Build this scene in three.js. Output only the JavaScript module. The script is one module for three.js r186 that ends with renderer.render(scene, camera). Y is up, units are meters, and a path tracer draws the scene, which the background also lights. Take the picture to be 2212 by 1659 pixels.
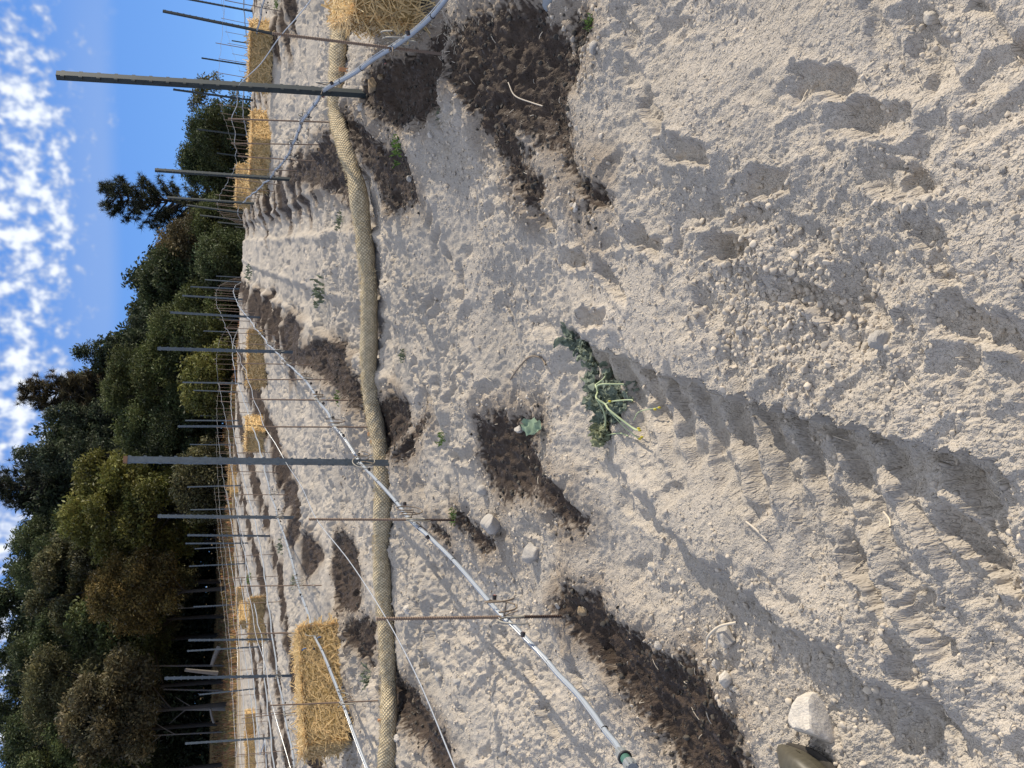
import * as THREE from 'three';
import { mergeGeometries, mergeVertices, toCreasedNormals } from 'three/addons/utils/BufferGeometryUtils.js';
import { RoundedBoxGeometry } from 'three/addons/geometries/RoundedBoxGeometry.js';

// ------------------------------------------------------------ camera (the phone was held sideways: world up is picture left)
const scene = new THREE.Scene();
const EYE = new THREE.Vector3(0, 1.68, 0);
const FPX = 1838, PITCH = THREE.MathUtils.degToRad(18.66), ROLL = THREE.MathUtils.degToRad(2);
const F = new THREE.Vector3(0, -Math.sin(PITCH), -Math.cos(PITCH));
const UP0 = new THREE.Vector3(0, Math.cos(PITCH), -Math.sin(PITCH));
const RT = new THREE.Vector3(1, 0, 0).multiplyScalar(Math.cos(ROLL)).addScaledVector(UP0, Math.sin(ROLL));
const UP = new THREE.Vector3(-1, 0, 0).multiplyScalar(Math.sin(ROLL)).addScaledVector(UP0, Math.cos(ROLL));
const camera = new THREE.PerspectiveCamera(2 * Math.atan(829.5 / FPX) * 180 / Math.PI, 4 / 3, 0.05, 1500);
camera.position.copy(EYE); camera.up.copy(RT); camera.lookAt(EYE.clone().add(F)); camera.updateMatrixWorld();

// ------------------------------------------------------------ noise
function rng(seed) { let a = seed >>> 0; return () => { a = (a + 0x6D2B79F5) | 0; let t = Math.imul(a ^ (a >>> 15), 1 | a); t = (t + Math.imul(t ^ (t >>> 7), 61 | t)) ^ t; return ((t ^ (t >>> 14)) >>> 0) / 4294967296; }; }
const PERM = new Uint8Array(512), GX = new Float32Array(256), GY = new Float32Array(256);
{ const r = rng(77), p = [...Array(256).keys()]; for (let i = 255; i > 0; i--) { const j = Math.floor(r() * (i + 1)); [p[i], p[j]] = [p[j], p[i]]; } for (let i = 0; i < 512; i++) PERM[i] = p[i & 255]; for (let i = 0; i < 256; i++) { const a = r() * 6.2832; GX[i] = Math.cos(a); GY[i] = Math.sin(a); } }
function noise(x, y) {
  const X = Math.floor(x), Y = Math.floor(y), fx = x - X, fy = y - Y, xi = X & 255, yi = Y & 255;
  const u = fx * fx * fx * (fx * (fx * 6 - 15) + 10), v = fy * fy * fy * (fy * (fy * 6 - 15) + 10);
  const a = PERM[PERM[xi] + yi], b = PERM[PERM[xi + 1] + yi], c = PERM[PERM[xi] + yi + 1], d = PERM[PERM[xi + 1] + yi + 1];
  const n0 = GX[a] * fx + GY[a] * fy, n1 = GX[b] * (fx - 1) + GY[b] * fy, n2 = GX[c] * fx + GY[c] * (fy - 1), n3 = GX[d] * (fx - 1) + GY[d] * (fy - 1);
  return 1.5 * (n0 + u * (n1 - n0) + v * (n2 + u * (n3 - n2) - n0 - u * (n1 - n0)));
}
function fbm(x, y, o) { let s = 0, a = 0.5; for (let i = 0; i < o; i++) { s += a * noise(x, y); x = x * 2.03 + 17.1; y = y * 2.03 + 5.3; a *= 0.5; } return s; }
const sstep = (a, b, x) => { const t = Math.min(1, Math.max(0, (x - a) / (b - a))); return t * t * (3 - 2 * t); };
const lerp = (a, b, t) => a + (b - a) * t, clamp = (x, a, b) => Math.min(b, Math.max(a, x));

// ------------------------------------------------------------ sky: mackerel cloud over blue, computed over the whole dome
const SKYLOW = [0.2, 0.425, 0.82], CLOUD = 0.9;
const SKYW = 4096, SKYH = 2048;
{
  const data = new Float32Array(SKYW * SKYH * 4);
  const layer = (az, v, sy) => {
    const u = az * 70, wx = noise(u * 0.5 + 3, v * 0.5) * 0.35, wy = noise(u * 0.5, v * 0.5 + 9) * 0.35;
    const puff = 0.62 * noise(u * 0.8 + wx, v * 0.8 + wy) + 0.38 * noise(u * 1.7 + 5, v * 1.7) + 0.45 * fbm(u * 3.4, v * 3.4, 3) - 0.1, big = fbm(az * 9 + 4.2, v * 0.22 + 1.7, 2);
    const edge = sy + 0.022 * noise(az * 3.1 + 8, v * 0.15) + 0.014 * big - 0.03 * sstep(-0.1, 0.5, az + 1.5708 - 0.02) * 0.5;
    return [puff, big, edge];
  };
  for (let j = 0; j < SKYH; j++) {
    const el = ((j + 0.5) / SKYH - 0.5) * Math.PI, sy = Math.sin(el), vv = 17 * Math.log(Math.max(sy, 0) + 0.06);
    for (let i = 0; i < SKYW; i++) {
      const az = ((i + 0.5) / SKYW - 0.5) * 2 * Math.PI, o = (j * SKYW + i) * 4;
      const t = clamp(sy, 0, 1);
      let r = lerp(SKYLOW[0], 0.035, Math.pow(t, 0.42)), g = lerp(SKYLOW[1], 0.13, Math.pow(t, 0.42)), b = lerp(SKYLOW[2], 0.5, Math.pow(t, 0.5));
      if (sy > 0.05) {
        let [puff, big, edge] = layer(az, vv, sy); if (az > 2.8) { const q = layer(az - 2 * Math.PI, vv, sy), w = sstep(2.8, 3.1416, az); puff = lerp(puff, q[0], w); big = lerp(big, q[1], w); edge = lerp(edge, q[2], w); }
        const cover = sstep(0.115, 0.19, edge), hi = sstep(0.35, 0.8, sy);
        let a = sstep(-0.42, 0.68, puff * (1 - 0.6 * hi) + 0.45 * big + (cover - 1) * 0.8 + 0.2 + 0.28 * hi) * sstep(0.1, 0.14, edge);
        const veil = sstep(0.108, 0.128, sy + 0.008 * noise(az * 3, 7)) * sstep(0.19, 0.13, sy) * sstep(-0.35, 0.45, noise(az * 1.9 + 1.5, 3.3)) * 0.75;
        a = 1 - (1 - a * 0.93) * (1 - veil * 0.22);
        const w = CLOUD * (0.66 + 0.34 * sstep(0.2, 0.95, a));
        r = lerp(r, w * 0.96, a); g = lerp(g, w, a); b = lerp(b, w * 1.05, a);
      }
      if (sy < 0) { [r, g, b] = SKYLOW; }
      data[o] = r; data[o + 1] = g; data[o + 2] = b; data[o + 3] = 1;
    }
  }
  const sky = new THREE.DataTexture(data, SKYW, SKYH, THREE.RGBAFormat, THREE.FloatType);
  sky.mapping = THREE.EquirectangularReflectionMapping; sky.magFilter = THREE.LinearFilter; sky.needsUpdate = true;
  scene.background = sky; scene.environment = sky;
}
const SUN_AZ = THREE.MathUtils.degToRad(72), SUN_EL = THREE.MathUtils.degToRad(30);
const SUN_DIR = new THREE.Vector3(Math.sin(SUN_AZ) * Math.cos(SUN_EL), Math.sin(SUN_EL), -Math.cos(SUN_AZ) * Math.cos(SUN_EL));
const sun = new THREE.DirectionalLight(new THREE.Color(1, 0.89, 0.72), 4.4);
sun.position.copy(SUN_DIR).multiplyScalar(90).add(new THREE.Vector3(0, 0, -25)); sun.target.position.set(0, 0, -25);
sun.castShadow = true; sun.shadow.mapSize.set(4096, 4096); sun.shadow.bias = -0.0005;
Object.assign(sun.shadow.camera, { left: -45, right: 45, top: 45, bottom: -45, near: 1, far: 220 });
scene.add(sun, sun.target);
const EXPOSURE = 1.22;

// ------------------------------------------------------------ names, labels
const used = new Map();
function numbered(name) { const n = used.get(name) ?? 0; used.set(name, n + 1); return n ? name + '_' + String(n).padStart(3, '0') : name; }
function tag(o, label, category, group) { o.userData.label = label; o.userData.category = category; if (group) o.userData.group = group; return o; }
function thing(name, label, category, pos, group) { const o = new THREE.Group(); o.name = numbered(name); if (pos) o.position.copy(pos); scene.add(o); return tag(o, label, category, group); }
function mesh(name, geo, mat, parent) { const m = new THREE.Mesh(geo, mat); m.name = parent ? name : numbered(name); m.castShadow = m.receiveShadow = true; (parent ?? scene).add(m); return m; }
const V = (x, y, z) => new THREE.Vector3(x, y, z);
const M4 = new THREE.Matrix4(), Q = new THREE.Quaternion(), E3 = new THREE.Euler();

// ------------------------------------------------------------ the lie of the land: drop below the eye, through surveyed points (x right, d ahead, drop)
const SURVEY = [[0, 0, 1.7], [1.2, 0.8, 1.58], [-1.5, 1, 1.86], [0, 1.4, 1.69], [-1.3, 2.5, 1.83], [1.5, 2, 1.5], [0, 3, 1.62], [-1.1, 4.2, 1.76], [1.7, 3.4, 1.33], [-0.9, 5.66, 1.57], [1.9, 4.9, 1.155], [0.3, 4.5, 1.47], [0.6, 6.5, 1.23],
  [-0.7, 7.12, 1.37], [2.11, 6.36, 1.01], [-3.3, 7.3, 1.48], [-3.6, 4.5, 1.85], [4.8, 6.5, 0.86], [4.5, 3.5, 1.1], [0.39, 14.29, 1.08], [1.42, 21.88, 0.79], [3.24, 14.48, 0.95], [4.29, 22.3, 0.64], [-2.29, 14.18, 1.17], [-4.12, 22.64, 1.24], [-5.8, 30.6, 1.08],
  [-5.19, 15.14, 1.33], [-6.64, 22.16, 1.38], [-8.76, 21.27, 1.47], [-11.6, 31.9, 1.5], [-9.72, 36.7, 1.22], [-1.32, 22.94, 1.02], [-0.3, 30.9, 0.7], [5.4, 38, 0.66], [2, 42, 0.62], [8.5, 25, 0.5], [6.5, 15, 0.72], [11, 16, 0.55], [14, 25, 0.5],
  [17, 40, 1.6], [9, 62, 2.6], [20, 62, 4], [-3, 56, 0.5], [-14, 45, 1.2], [-24, 46, 1.3], [-17, 60, 0.5], [-30, 60, 0.4], [-24, 75, -0.9], [-45, 80, -1.4], [-6, 75, -0.2], [8, 90, 3], [-9, 8, 1.75], [-7, 4, 2.0], [-14, 20, 1.75], [-22, 30, 1.7]];
const wp = (x, d) => [clamp(x / (0.3 * Math.max(d, 0) + 2.2), -2.6, 2.6) * 1.6, Math.log(Math.max(d, 0) + 3) * 1.7];
const kern = (r2) => r2 < 1e-12 ? 0 : 0.5 * r2 * Math.log(r2);
const TP = SURVEY.map(([x, d]) => wp(x, d));
const TW = (() => {
  const n = SURVEY.length, N = n + 3, A = [];
  for (let i = 0; i < n; i++) { const row = new Float64Array(N + 1); for (let j = 0; j < n; j++) row[j] = kern((TP[i][0] - TP[j][0]) ** 2 + (TP[i][1] - TP[j][1]) ** 2); row[i] += 0.012; row[n] = 1; row[n + 1] = TP[i][0]; row[n + 2] = TP[i][1]; row[N] = SURVEY[i][2]; A.push(row); }
  for (let k = 0; k < 3; k++) { const row = new Float64Array(N + 1); for (let j = 0; j < n; j++) row[j] = k ? TP[j][k - 1] : 1; A.push(row); }
  for (let c = 0; c < N; c++) { let p = c; for (let r = c + 1; r < N; r++) if (Math.abs(A[r][c]) > Math.abs(A[p][c])) p = r; [A[c], A[p]] = [A[p], A[c]]; for (let r = 0; r < N; r++) if (r !== c) { const f = A[r][c] / A[c][c]; if (f) for (let k = c; k <= N; k++) A[r][k] -= f * A[c][k]; } }
  return A.map((r, i) => r[N] / r[i]);
})();
function landY(x, d) {      // smooth ground height
  const [a, b] = wp(x, Math.min(d, 110)); let h = TW[TP.length] + TW[TP.length + 1] * a + TW[TP.length + 2] * b;
  for (let j = 0; j < TP.length; j++) h += TW[j] * kern((a - TP[j][0]) ** 2 + (b - TP[j][1]) ** 2);
  return EYE.y - clamp(h, -3, 6) - Math.max(0, d - 58) * 0.055 * sstep(0.02, 0.12, x / Math.max(d, 1)) - Math.max(0, d - 85) * 0.05;
}
// picture point (in 2212 x 1659 units of the photograph) to a ray, to a point at a distance ahead, to the ground
const ray = (px, py) => F.clone().multiplyScalar(FPX).addScaledVector(UP, 1106 - px).addScaledVector(RT, 829.5 - py);
const at = (px, py, d) => { const r = ray(px, py); return EYE.clone().addScaledVector(r, d / -r.z); };
function hit(px, py) { const r = ray(px, py); r.multiplyScalar(1 / -r.z); let d = 0.4, s = 0.05; for (let i = 0; i < 4000 && d < 130; i++) { const y = EYE.y + r.y * d; if (y <= landY(r.x * d, d)) { if (s < 1e-3) break; d -= s; s /= 4; continue; } s = Math.max(s, s >= 0.05 ? d * 0.01 : s); d += s; } return V(r.x * d, landY(r.x * d, d), -d); }

// vine rows: s across, e along
const PSI = 0.1405, CP = Math.cos(PSI), SP = Math.sin(PSI);
const rowXD = (s, e) => [s * CP + e * SP, -s * SP + e * CP], rowSE = (x, d) => [x * CP - d * SP, x * SP + d * CP];
const ROWS = { L: [-1.66, 6.95, 7.45], M: [-4.32, 13.7, 8.1], N: [-7.16, 14.3, 7.5], O: [-9.9, 21.0, 7.8], P: [-12.8, 19.5, 7.8], Q: [-15.5, 22, 7.7], R: [1.17, 6.6, 8.0], S: [3.98, 9.4, 7.8], T: [6.8, 11.5, 7.8], U: [9.6, 13, 7.8] };

// ------------------------------------------------------------ wet patches (outlines read off the picture, laid on the ground) and ground relief
const c4 = (a) => a.map(([x, y]) => [737.3 + x / 3, y / 3]), c5 = (a) => a.map(([x, y]) => [737.3 + x / 3, 553 + y / 3]), c6 = (a) => a.map(([x, y]) => [737.3 + x / 3, 1106 + y / 3]), c9 = (a) => a.map(([x, y]) => [1475 + x / 3, 1106 + y / 3]);
const WETPX = [
  c4([[690, 330], [760, 215], [870, 130], [1000, 80], [1240, 55], [1320, 60], [1330, 140], [1420, 250], [1450, 380], [1490, 480], [1450, 580], [1450, 700], [1480, 860], [1420, 940], [1330, 900], [1180, 880], [1175, 950], [1210, 1090], [1310, 1160], [1350, 1220], [1310, 1335], [1250, 1310], [1160, 1180], [1090, 1090], [1050, 980], [960, 850], [870, 720], [790, 600], [715, 480]]),
  c4([[1180, 900], [1235, 1010], [1215, 1030], [1165, 930]]),
  c4([[1470, 100], [1580, 70], [1615, 150], [1575, 230], [1510, 330], [1530, 420], [1490, 520], [1440, 430], [1440, 200]]),
  c4([[1440, 900], [1560, 1080], [1620, 1200], [1720, 1230], [1745, 1300], [1640, 1390], [1570, 1300], [1530, 1180], [1470, 1080]]),
  c4([[235, 640], [250, 520], [300, 430], [430, 380], [540, 300], [600, 180], [700, 130], [745, 170], [640, 300], [640, 370], [700, 450], [690, 560], [600, 640], [580, 740], [500, 810], [400, 840], [300, 770]]),
  c4([[10, 740], [60, 715], [150, 780], [250, 870], [330, 950], [430, 960], [490, 1060], [510, 1200], [500, 1290], [350, 1370], [290, 1270], [250, 1150], [180, 1040], [90, 900]]),
  [[735, 250], [742, 330], [772, 430], [760, 462], [735, 420], [690, 400], [640, 392], [640, 365], [690, 330], [720, 300]],
  [...c6([[1440, 600], [1500, 480], [1560, 470], [1690, 550], [1740, 640], [1800, 690], [1900, 760], [1960, 820], [2050, 900]]), ...c9([[0, 930], [100, 950], [190, 1080], [250, 1200], [330, 1290], [370, 1500], [420, 1659], [420, 1900], [180, 1900]]), ...c6([[2170, 1659], [2100, 1520], [2000, 1400], [1900, 1290], [1830, 1200], [1740, 1080], [1660, 960], [1600, 870], [1520, 740]])],
  [...c5([[945, 1060], [1060, 1020], [1170, 1090], [1280, 1040], [1310, 1150], [1240, 1230], [1290, 1300], [1340, 1400], [1430, 1480], [1530, 1600]]), ...c6([[1620, 50], [1590, 110], [1470, 80]]), ...c5([[1400, 1630], [1300, 1550], [1060, 1560], [1000, 1480], [965, 1390], [940, 1250]])],
  c5([[190, 1050], [230, 960], [330, 890], [420, 950], [440, 1100], [400, 1190], [350, 1280], [330, 1320], [260, 1230]]),
  c5([[365, 1300], [430, 1180], [500, 1080], [580, 1000], [595, 1030], [490, 1190], [490, 1260], [420, 1345]]),
  c6([[790, 50], [850, 10], [900, 90], [1020, 180], [1010, 235], [945, 250], [870, 160]]), c6([[645, 70], [700, 100], [770, 150], [765, 190], [690, 150]]),
  c6([[-60, 150], [30, 140], [90, 230], [140, 340], [165, 480], [110, 640], [-20, 620], [-60, 400]]), c6([[30, 780], [80, 700], [180, 690], [240, 720], [225, 900], [220, 1020], [150, 940], [60, 860]]),
  c6([[262, 1160], [310, 1090], [450, 1130], [560, 1220], [610, 1340], [700, 1450], [760, 1650], [740, 1800], [640, 1680], [540, 1510], [440, 1440], [350, 1310]]),
  [[640, 762], [690, 735], [735, 740], [760, 790], [790, 840], [775, 880], [740, 850], [690, 800], [655, 790]], [[722, 815], [745, 800], [800, 850], [812, 885], [775, 880], [745, 850]],
];
const WET = WETPX.map((poly) => { const pts = poly.map(([x, y]) => { const p = hit(x, y); return [p.x, -p.z]; }); return { pts, x0: Math.min(...pts.map((p) => p[0])) - 0.3, x1: Math.max(...pts.map((p) => p[0])) + 0.3, y0: Math.min(...pts.map((p) => p[1])) - 0.3, y1: Math.max(...pts.map((p) => p[1])) + 0.3 }; });
function polyDist(w, x, y) { // signed, inside negative
  let inside = false, m = 1e9; const P = w.pts;
  for (let i = 0, j = P.length - 1; i < P.length; j = i++) { const [ax, ay] = P[j], [bx, by] = P[i]; if ((ay > y) !== (by > y) && x < (bx - ax) * (y - ay) / (by - ay) + ax) inside = !inside; const ux = bx - ax, uy = by - ay, t = clamp(((x - ax) * ux + (y - ay) * uy) / (ux * ux + uy * uy + 1e-9), 0, 1), ex = x - ax - t * ux, ey = y - ay - t * uy; m = Math.min(m, ex * ex + ey * ey); }
  return inside ? -Math.sqrt(m) : Math.sqrt(m);
}
// vines: posts and stakes of every row; those without a surveyed patch get a drop-shaped wet patch running downhill
const STAKES = [], POSTS = [], DROPS = new Map();
{
  const r = rng(5);
  for (const [row, [s, e0, gap]] of Object.entries(ROWS)) for (let k = -2; k < 9; k++) {
    const e = e0 + k * gap; if (e > 66 || e < -9) continue;
    if (e > 1) POSTS.push({ row, s, e, n: k });
    for (let q = 1; q < 5; q++) STAKES.push({ row, s: s + (r() - 0.5) * 0.06, e: e + gap * q / 5 + (r() - 0.5) * 0.14, n: k, q });
  }
  for (const v of [...STAKES, ...POSTS]) {
    [v.x, v.d] = rowXD(v.s, v.e);
    if ((v.row === 'L' && v.d < 13.2) || (v.row === 'R' && v.d < 10.5) || (v.row === 'M' && v.d < 11.5 && v.x > -4)) continue;
    const right = v.s > 0, dir = right ? [-0.72, -0.7] : [0.08 + 0.15 * r(), -1], len = (right ? 1.3 : 1.9) * (0.6 + 0.7 * r()), w = 0.3 + 0.24 * r(), drop = { x: v.x, d: v.d, dx: dir[0], dd: dir[1], len, w };
    for (let i = -1; i < 2; i++) for (let j = -1; j < 2; j++) { const k = (Math.floor(v.x / 2) + i) * 1000 + Math.floor(v.d / 2) + j; if (!DROPS.has(k)) DROPS.set(k, []); DROPS.get(k).push(drop); }
  }
}
function wetDist(x, d) {
  let m = 9;
  if (d < 16) for (const w of WET) if (x > w.x0 && x < w.x1 && d > w.y0 && d < w.y1) m = Math.min(m, polyDist(w, x, d));
  const L = DROPS.get(Math.floor(x / 2) * 1000 + Math.floor(d / 2));
  if (L) for (const p of L) { const ex = x - p.x, ed = d - p.d, n = Math.hypot(p.dx, p.dd), t = (ex * p.dx + ed * p.dd) / n, a = Math.abs(ex * p.dd - ed * p.dx) / n, u = t / p.len, half = u < 0 ? p.w * 0.8 : p.w * Math.max(0, 1 - u * u); m = Math.min(m, Math.max(a - half, t - p.len, -p.w * 0.7 - t)); }
  return m - 0.015 + 0.035 * noise(x * 6, d * 6) + 0.03 * noise(x * 19, d * 19) + 0.015 * noise(x * 50, d * 50);
}
// footprints
const FEET = new Map();
{
  const r = rng(11), add = (x, d, a, len, dep) => { const f = { x, d, c: Math.cos(a), s: Math.sin(a), len, w: len * 0.36, dep }; for (let i = -1; i < 2; i++) for (let j = -1; j < 2; j++) { const k = (Math.floor(x / 0.4) + i) * 4000 + Math.floor(d / 0.4) + j; if (!FEET.has(k)) FEET.set(k, []); FEET.get(k).push(f); } };
  for (let i = 0; i < 1250; i++) { const d = 0.8 + 17 * Math.pow(r(), 1.15), x = (r() * 2 - 1) * (0.5 * d + 1.2); add(x, d, (r() < 0.6 ? 1.57 : 0) + (r() - 0.5) * 1.6, 0.13 + 0.03 * r(), (0.014 + 0.03 * r()) * (d < 5 ? 0.42 : 1.1)); }
  for (const [px, py, a, dep] of [[1890, 262, 1.3, 0.045], [1950, 390, 1.2, 0.03], [2010, 100, 0.4, 0.03], [1780, 180, 1.2, 0.035], [1570, 535, 1.4, 0.05], [1650, 400, 1.5, 0.03], [1420, 240, 0.8, 0.04], [1500, 330, 1.2, 0.04], [1330, 610, 0.9, 0.04], [1290, 690, 1.5, 0.045], [1400, 520, 1.1, 0.04], [2050, 560, 0.5, 0.035], [2130, 700, 1.2, 0.04], [1740, 640, 1.1, 0.04], [1240, 560, 1.4, 0.045], [1180, 470, 1, 0.04], [2000, 1330, 0.6, 0.04], [2100, 1180, 0.9, 0.05], [1880, 1240, 0.7, 0.05], [1990, 1480, 0.5, 0.04], [1260, 1480, 0.9, 0.05], [1310, 1420, 0.5, 0.05], [1190, 1550, 0.9, 0.06], [1150, 1470, 0.8, 0.05], [1080, 1380, 1.2, 0.05]]) { const p = hit(px, py); add(p.x, -p.z, a, 0.15, dep); }
}
function feet(x, d) {
  const L = FEET.get(Math.floor(x / 0.4) * 4000 + Math.floor(d / 0.4)); if (!L) return 0; let h = 0;
  const jx = 0.02 * noise(x * 15, d * 15) + 0.01 * noise(x * 40, d * 40), jd = 0.02 * noise(x * 15 + 40, d * 15) + 0.01 * noise(x * 40 + 9, d * 40);
  for (const f of L) { const ex = x - f.x + jx, ed = d - f.d + jd, a = (ex * f.c + ed * f.s) / f.len, b = (-ex * f.s + ed * f.c) / (f.w * (a > 0 ? 1 : 0.82)), q = Math.sqrt(Math.sqrt(a * a * a * a + b * b * b * b)); if (q < 1.6) h += q < 1.08 ? -f.dep * (1 - sstep(0.4, 1.08, q)) * (1 + 0.35 * (a > 0 ? 0.2 : 1) * noise(f.x * 9, f.d * 9)) + (f.dep > 0.03 && q < 0.9 && d < 4.5 ? 0.0035 * Math.sin(a * f.len * 190) : 0) + 0.3 * f.dep * sstep(0.7, 1.08, q) : 0.3 * f.dep * (1 - sstep(1.08, 1.6, q)); }
  return Math.max(h, -0.075);
}
const line = (a) => a.map(([x, y]) => { const p = hit(x, y); return [p.x, -p.z]; });
const RUT = line([[1190, 690], [1290, 745], [1400, 790], [1475, 813], [1590, 860], [1720, 885], [1830, 915], [1960, 950], [2110, 985], [2212, 1010]]);
const RIDGE = line([[1290, 960], [1350, 1000], [1450, 1090], [1560, 1195], [1680, 1290], [1790, 1375], [1900, 1450], [2010, 1500], [2120, 1540]]);
const RUT2 = line([[1120, 640], [1000, 610], [900, 590]]);
const CRACK = line([[2100, 0], [2150, 55], [2180, 85], [2205, 130]]);
function along(P, x, d) { // nearest: [signed distance (+ = right of travel), length travelled, fraction]
  let m = 1e9, side = 0, len = 0, best = 0, f = 0;
  for (let i = 1; i < P.length; i++) { const [ax, ay] = P[i - 1], [bx, by] = P[i], ux = bx - ax, uy = by - ay, l = Math.hypot(ux, uy), t = clamp(((x - ax) * ux + (d - ay) * uy) / (l * l), 0, 1), ex = x - ax - t * ux, ey = d - ay - t * uy, q = ex * ex + ey * ey; if (q < m) { m = q; side = Math.sign(ux * ey - uy * ex); best = len + t * l; f = (i - 1 + t) / (P.length - 1); } len += l; }
  return [side * Math.sqrt(m), best, f];
}
const bill = (x, y) => Math.abs(noise(x, y));
function relief(x, d) {
  const near = 1 / (1 + Math.max(0, d - 5) * 0.08), far = sstep(60, 34, d);
  let h = 0.06 * noise(x * 0.9 + 3, d * 0.9) + 0.04 * noise(x * 2.1, d * 2.1 + 7);
  const wx = x + 0.1 * noise(x * 2.7, d * 2.7), wd = d + 0.1 * noise(x * 2.7 + 30, d * 2.7);
  const rough = 0.45 + 0.75 * sstep(-0.35, 0.5, noise(x * 0.8 + 11, d * 0.8 - 4)), mid = 0.5 + 0.6 * sstep(2.5, 5, d) + 0.7 * sstep(5, 8, d);
  h += (0.042 * (bill(wx * 3.6, wd * 3.6) - 0.3) * mid + 0.023 * (0.3 - bill(wx * 8.5 + 5, wd * 8.5)) * (0.4 + 0.6 * mid)) * rough;
  if (d < 30) h += (0.016 * (0.3 - bill(x * 19, d * 19)) + 0.007 * noise(x * 38, d * 38)) * rough * mid;
  if (d < 9) h += (0.005 * (0.3 - bill(x * 70, d * 70)) + 0.003 * noise(x * 130, d * 130)) * (0.4 + rough) * sstep(9, 5, d);
  if (d < 20) h += feet(x, d);
  // rows stand on low berms, wheel tracks with lug marks between them
  const [s, e] = rowSE(x, d);
  const k = (s + 1.66) / 2.82, ds = (k - Math.round(k)) * 2.82;
  h += 0.1 * Math.exp(-ds * ds * 6) * (0.6 + 0.6 * noise(e * 0.9, Math.round(k) * 7.3)) * sstep(3, 7, d);
  if (s > -1.4 && s < 1 && d > 5.5) for (const [c, ph] of [[-0.72, 0], [0.5, 0.5]]) { const q = Math.abs(s - c - 0.05 * noise(e * 0.4, c)) / 0.24; if (q < 1.5) { h -= (0.05 * (1 - sstep(0.75, 1.15, q)) - 0.02 * sstep(0.8, 1.15, q) * (1 - sstep(1.15, 1.5, q))) * sstep(5.5, 8, d); if (q < 1) h += 0.022 * Math.pow(0.5 + 0.5 * Math.sin((e + 0.5 * Math.abs(s - c)) * 21 + ph), 2) * sstep(6, 9, d) * sstep(45, 25, d); } }
  if (d < 7) {
    // big tyre rut with slanting lugs
    const [q, l, f] = along(RUT, x, d), fade = sstep(0, 0.1, f) * sstep(1.02, 0.9, f);
    if (q > -0.9 && q < 0.6 && f > 0) {
      const jag = 0.03 * noise(l * 9, 2.2) + 0.02 * noise(l * 23, 8), v = -q + jag; // + is the left, low side
      if (v > 0) { const lug = ((l * 5.3 - v * 4.4 + 0.3 * noise(l * 1.3, 5) + 0.15 * noise(x * 9, d * 9)) % 1 + 1) % 1, wob = 0.018 * noise(x * 14, d * 14); h += fade * (-0.085 * (1 - sstep(0.08, 0.6, v)) + (0.085 * Math.pow(lug, 1.3) * sstep(1, 0.7, lug) + wob) * sstep(0.0, 0.05, v) * sstep(0.5, 0.22, v)) * sstep(-0.03, 0.05, v); }
      else h += fade * 0.028 * Math.exp(-v * v * 30);
    }
    const [a, l2, f2] = along(RIDGE, x, d);
    if (Math.abs(a) < 0.7 && f2 > 0 && f2 < 1) { const v = -a + 0.04 * noise(l2 * 6, 1) + 0.015 * noise(l2 * 21, 3), g = sstep(0, 0.12, f2) * sstep(1, 0.85, f2); h += g * (v < 0 ? 0.05 * Math.exp(-v * v * 14) : 0.05 * (1 - sstep(0, 0.1, v)) - 0.04 * sstep(0, 0.07, v) * (1 - sstep(0.12, 0.6, v))); if (v > 0.05 && v < 0.2 && f2 > 0.35 && f2 < 0.9) h += 0.006 * Math.sin(l2 * 150) * sstep(0.05, 0.09, v) * sstep(0.2, 0.15, v); }
    const [b, l3, f3] = along(CRACK, x, d); if (Math.abs(b) < 0.12 && f3 > 0 && f3 < 1) h -= 0.03 * Math.exp(-Math.abs(b + 0.02 * noise(l3 * 9, 4)) * 60);
  }
  return h * far + (1 - far) * 0.06 * noise(x * 0.5, d * 0.5);
}
function groundAt(x, d) {
  let y = landY(x, d) + relief(x, d);
  const w = wetDist(x, d);
  if (w > -0.05 && w < 0.3) y += 0.03 * sstep(0.3, 0.1, w) * sstep(-0.05, 0.06, w) * (0.5 + noise(x * 2.2, d * 2.2)) + (d < 9 && w > 0 ? 0.008 * (0.3 - bill(x * 16, d * 16)) : 0);
  if (w < 0.1) { const m = sstep(0.02, -0.1, w); y += -0.034 * sstep(0.03, -0.16, w) + m * (d < 12 ? 0.024 * (0.25 - bill(x * 13, d * 13)) + (d < 7 ? 0.009 * (0.3 - bill(x * 31, d * 31)) + (d < 4 ? 0.003 * noise(x * 80, d * 80) : 0) : 0) : 0); }
  return y;
}
const gy = (x, z) => groundAt(x, -z);
const onGround = (px, py) => { const p = hit(px, py); p.y = gy(p.x, p.z); return p; };

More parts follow.
